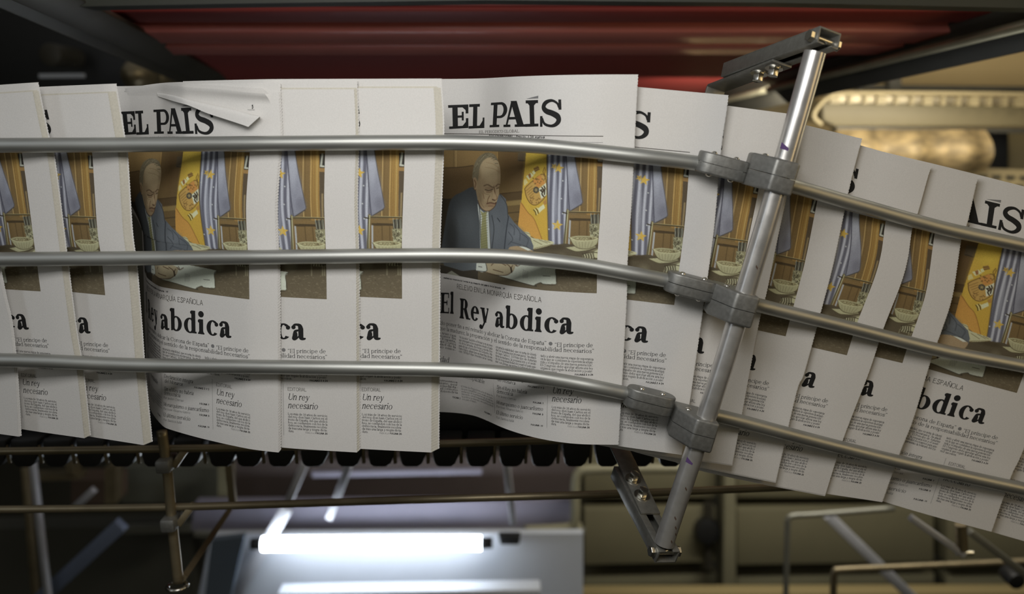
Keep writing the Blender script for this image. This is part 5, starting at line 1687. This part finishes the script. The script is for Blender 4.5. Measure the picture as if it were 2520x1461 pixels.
for lab, p0, p1, w in (('pale hanger bar leaning right, left of the other two above the lamp', (752, 1136, 1.4), (708, 1238, 1.4), 19), ('middle pale hanger bar above the lamp', (862, 1136, 1.4), (812, 1270, 1.5), 18), ('right pale hanger bar standing almost upright above the lamp', (1246, 1132, 1.4), (1262, 1282, 1.5), 16)):
    solo(pbar(MB(), p0, p1, w, .03), 'hanger_bar', M_LITE, lab, 'bar', 'pale hanger bars above the lamp', bevel=.003)
solo(pbar(MB(), (706, 1250, 1.56), (560, 1500, 1.56), 30, .015), 'lit_strut', M_LITE, 'bright white strut slanting down at the left end of the lamp', 'strut', bevel=.003)
solo(pbar(MB(), (300, 1288, 1.3), (70, 1500, 1.3), 34, .03), 'blue_strut', mat('dull_blue_bar', (120, 132, 158), .5, .2), 'dull blue strut slanting down to the lower left corner', 'strut', bevel=.003)
solo(pbar(MB(), (80, 1128, 1.25), (120, 1475, 1.25), 12, .02), 'thin_strut', M_LITE, 'thin pale upright strut near the lower left frame edge', 'strut', bevel=.002)
solo(pbar(MB(), (62, 1150, 1.45), (88, 1475, 1.45), 14, .02), 'rear_strut', M_RAWST, 'dim brown strut just left of the thin pale strut', 'strut', bevel=.002)
solo(pbar(MB(), (186, 1246, 1.4), (232, 1204, 1.4), 17, .02), 'short_rod', M_LITE, 'short pale slanting rod left of the rear pole', 'rod', bevel=.002)
k = thing('control_box', at(140, 1180, 1.6), 'dim brown box frame behind the struts at lower left', 'box')
pslab(MB(), [(66, 1172), (196, 1168), (196, 1180), (66, 1184)], 1.6, .05).build('top_bar', M_RAWST, k)
pslab(MB(), [(160, 1140), (176, 1140), (182, 1172), (164, 1172)], 1.6, .05).build('stub', M_RAWST, k)
pslab(MB(), [(176, 1182), (282, 1180), (282, 1240), (176, 1240)], 1.75, .1).build('box_body', mat('dull_brown_box', (92, 76, 64), .7), k)
pslab(MB(), [(258, 1150), (284, 1150), (284, 1240), (258, 1240)], 1.6, .05).build('post', M_RAWST, k)
solo(pslab(MB(), [(300, 1150), (552, 1150), (552, 1236), (300, 1236)], 1.9, .1), 'grey_cabinet', mat('grey_green_sheet', (104, 106, 96), .6, noise=.05, scale=5), 'grey-green cabinet face behind the rear pole', 'cabinet')
solo(pslab(MB(), [(536, 1150), (566, 1150), (566, 1240), (536, 1240)], 1.8, .05), 'cabinet_post', M_OLIVE, 'olive post in front of the grey-green cabinet', 'post')
solo(pslab(MB(), [(-150, 1302), (470, 1294), (480, 1500), (-150, 1500)], 2.1, .1), 'floor_cabinet', mat('dark_green_grey_sheet', (82, 82, 74), .6, noise=.06, scale=5), 'dark green-grey panel at the lower left behind the struts', 'panel')
solo(pbar(MB(), (290, 1302, 2.0), (480, 1296, 2.0), 16, .03), 'cabinet_rail', M_FRAME, 'grey rail along the top of the dark lower left panel', 'rail')
solo(pslab(MB(), [(520, 1330), (600, 1320), (560, 1500), (500, 1500)], 1.5, .03), 'blue_sheet', mat('slate_blue_sheet', (96, 108, 122), .6), 'slate blue sheet left of the bright strut', 'sheet')

# olive cabinets and frames, lower right
for lab, x0, x1, d in (('olive cabinet panel right of the lamp, behind the bottom bracket', 1436, 1764, 2.3), ('olive cabinet panel behind the tubular frames at lower right', 1812, 2300, 2.3), ('olive cabinet panel at the lower right corner', 2330, 2760, 2.3)):
    k = thing('cabinet', at((x0 + x1) / 2, 1430, d), lab, 'cabinet', 'olive cabinets at lower right')
    pslab(MB(), [(x0, 1120), (x1, 1120), (x1, 1226), (x0, 1226)], d, .2).build('upper_panel', M_OLIVE, k, bevel=.01, smooth=True)
    pslab(MB(), [(x0, 1252), (x1, 1248), (x1, 1384), (x0, 1392)], d, .2).build('lower_panel', M_OLIVE, k, bevel=.01, smooth=True)
    pslab(MB(), [(x0, 1418), (x1, 1410), (x1, 1437), (x0, 1444)], d + .05, .15).build('plinth', M_OLIVE2, k, bevel=.006, smooth=True)
solo(pslab(MB(), [(1784, 1100), (1812, 1100), (1812, 1500), (1778, 1500)], 2.2, .1), 'cabinet_post', M_OLIVE2, 'pale olive upright post between the two cabinets', 'post', bevel=.006)
k = thing('cabinet_latch', at(1744, 1312, 2.25), 'round dark latch beside the pale olive post', 'latch')
c = at(1744, 1312, 2.24); MB().rod(c, c + np.array((0, .06, 0)), .045, 24).build('knob', M_BLACK, k, smooth=True, bevel=.004)
pslab(MB(), [(1736, 1240), (1754, 1240), (1752, 1400), (1738, 1400)], 2.27, .03).build('latch_bar', M_BEAM, k)
solo(pbar(MB(), (1400, 1456, 2.0), (2760, 1452, 2.0), 14, .06), 'base_rail', mat('tan_rail', (176, 158, 112), .5), 'tan base rail along the bottom edge below the cabinets', 'rail', bevel=.003)
k = thing('lamp_frame', at(1418, 1440, 1.7), 'grey-olive tubular frame around the right end of the lamp', 'frame')
ptube(MB(), [(1700, 1152, 1.7), (1460, 1154, 1.7), (1426, 1162, 1.7), (1416, 1190, 1.7), (1416, 1260, 1.7), (1410, 1290, 1.7), (1380, 1300, 1.7), (1290, 1304, 1.7)], 24).build('loop', M_OLIVE2, k, smooth='all')
pbar(MB(), (1414, 1290, 1.72), (1412, 1500, 1.72), 36, .05).build('upright', M_OLIVE2, k, bevel=.004, smooth=True)
k = thing('tubular_frame', at(1935, 1470, 1.4), 'square-cornered grey tube frame left of the diagonal bar', 'frame')
ptube(MB(), [(1933, 1500, 1.4), (1938, 1300, 1.4), (1940, 1276, 1.4), (1956, 1268, 1.4), (2010, 1265, 1.4), (2200, 1250, 1.4)], 14).build('tube', M_FRAME, k, smooth='all')
k = thing('tubular_frame', at(2050, 1470, 1.2), 'brownish tube frame at the bottom right, in front of the diagonal bar', 'frame')
ptube(MB(), [(2050, 1500, 1.2), (2052, 1420, 1.2), (2056, 1406, 1.2), (2072, 1401, 1.2), (2250, 1393, 1.2), (2620, 1376, 1.2)], 17).build('tube', M_RAWST, k, smooth='all')
solo(pbar(MB(), (2036, 1266, 1.5), (2266, 1490, 1.5), 24, .03), 'diagonal_bar', M_LITE, 'pale diagonal bar crossing the tube frames at lower right', 'bar', bevel=.003)
k = thing('rear_bracket', at(2366, 1360, .6), 'blurred bracket with a short post below the right newspapers', 'bracket')
pbar(MB(), (2240, 1272, .62), (2372, 1364, .60), 15, .02).build('arm', M_LITE, k, bevel=.002, smooth=True)
ptube(MB(), [(2364, 1290, .60), (2368, 1352, .60)], 28).build('short_post', M_RAWST, k, smooth=True)
ptube(MB(), [(2352, 1360, .60), (2394, 1360, .60)], 12).build('foot_bolt', M_BOLT, k, smooth=True)
solo(pbar(MB(), (2384, 1306, .75), (2560, 1440, .75), 17, .02), 'rear_brace', M_FRAME, 'dim grey brace slanting down at the right frame edge', 'brace', bevel=.002)
c = at(2504, 1432, .95)
solo(MB().rod(c, c + np.array((0, .05, 0)), .018, 20), 'end_knob', M_BLACK, 'small dark knob in the lower right corner', 'knob', smooth=True, bevel=.002)
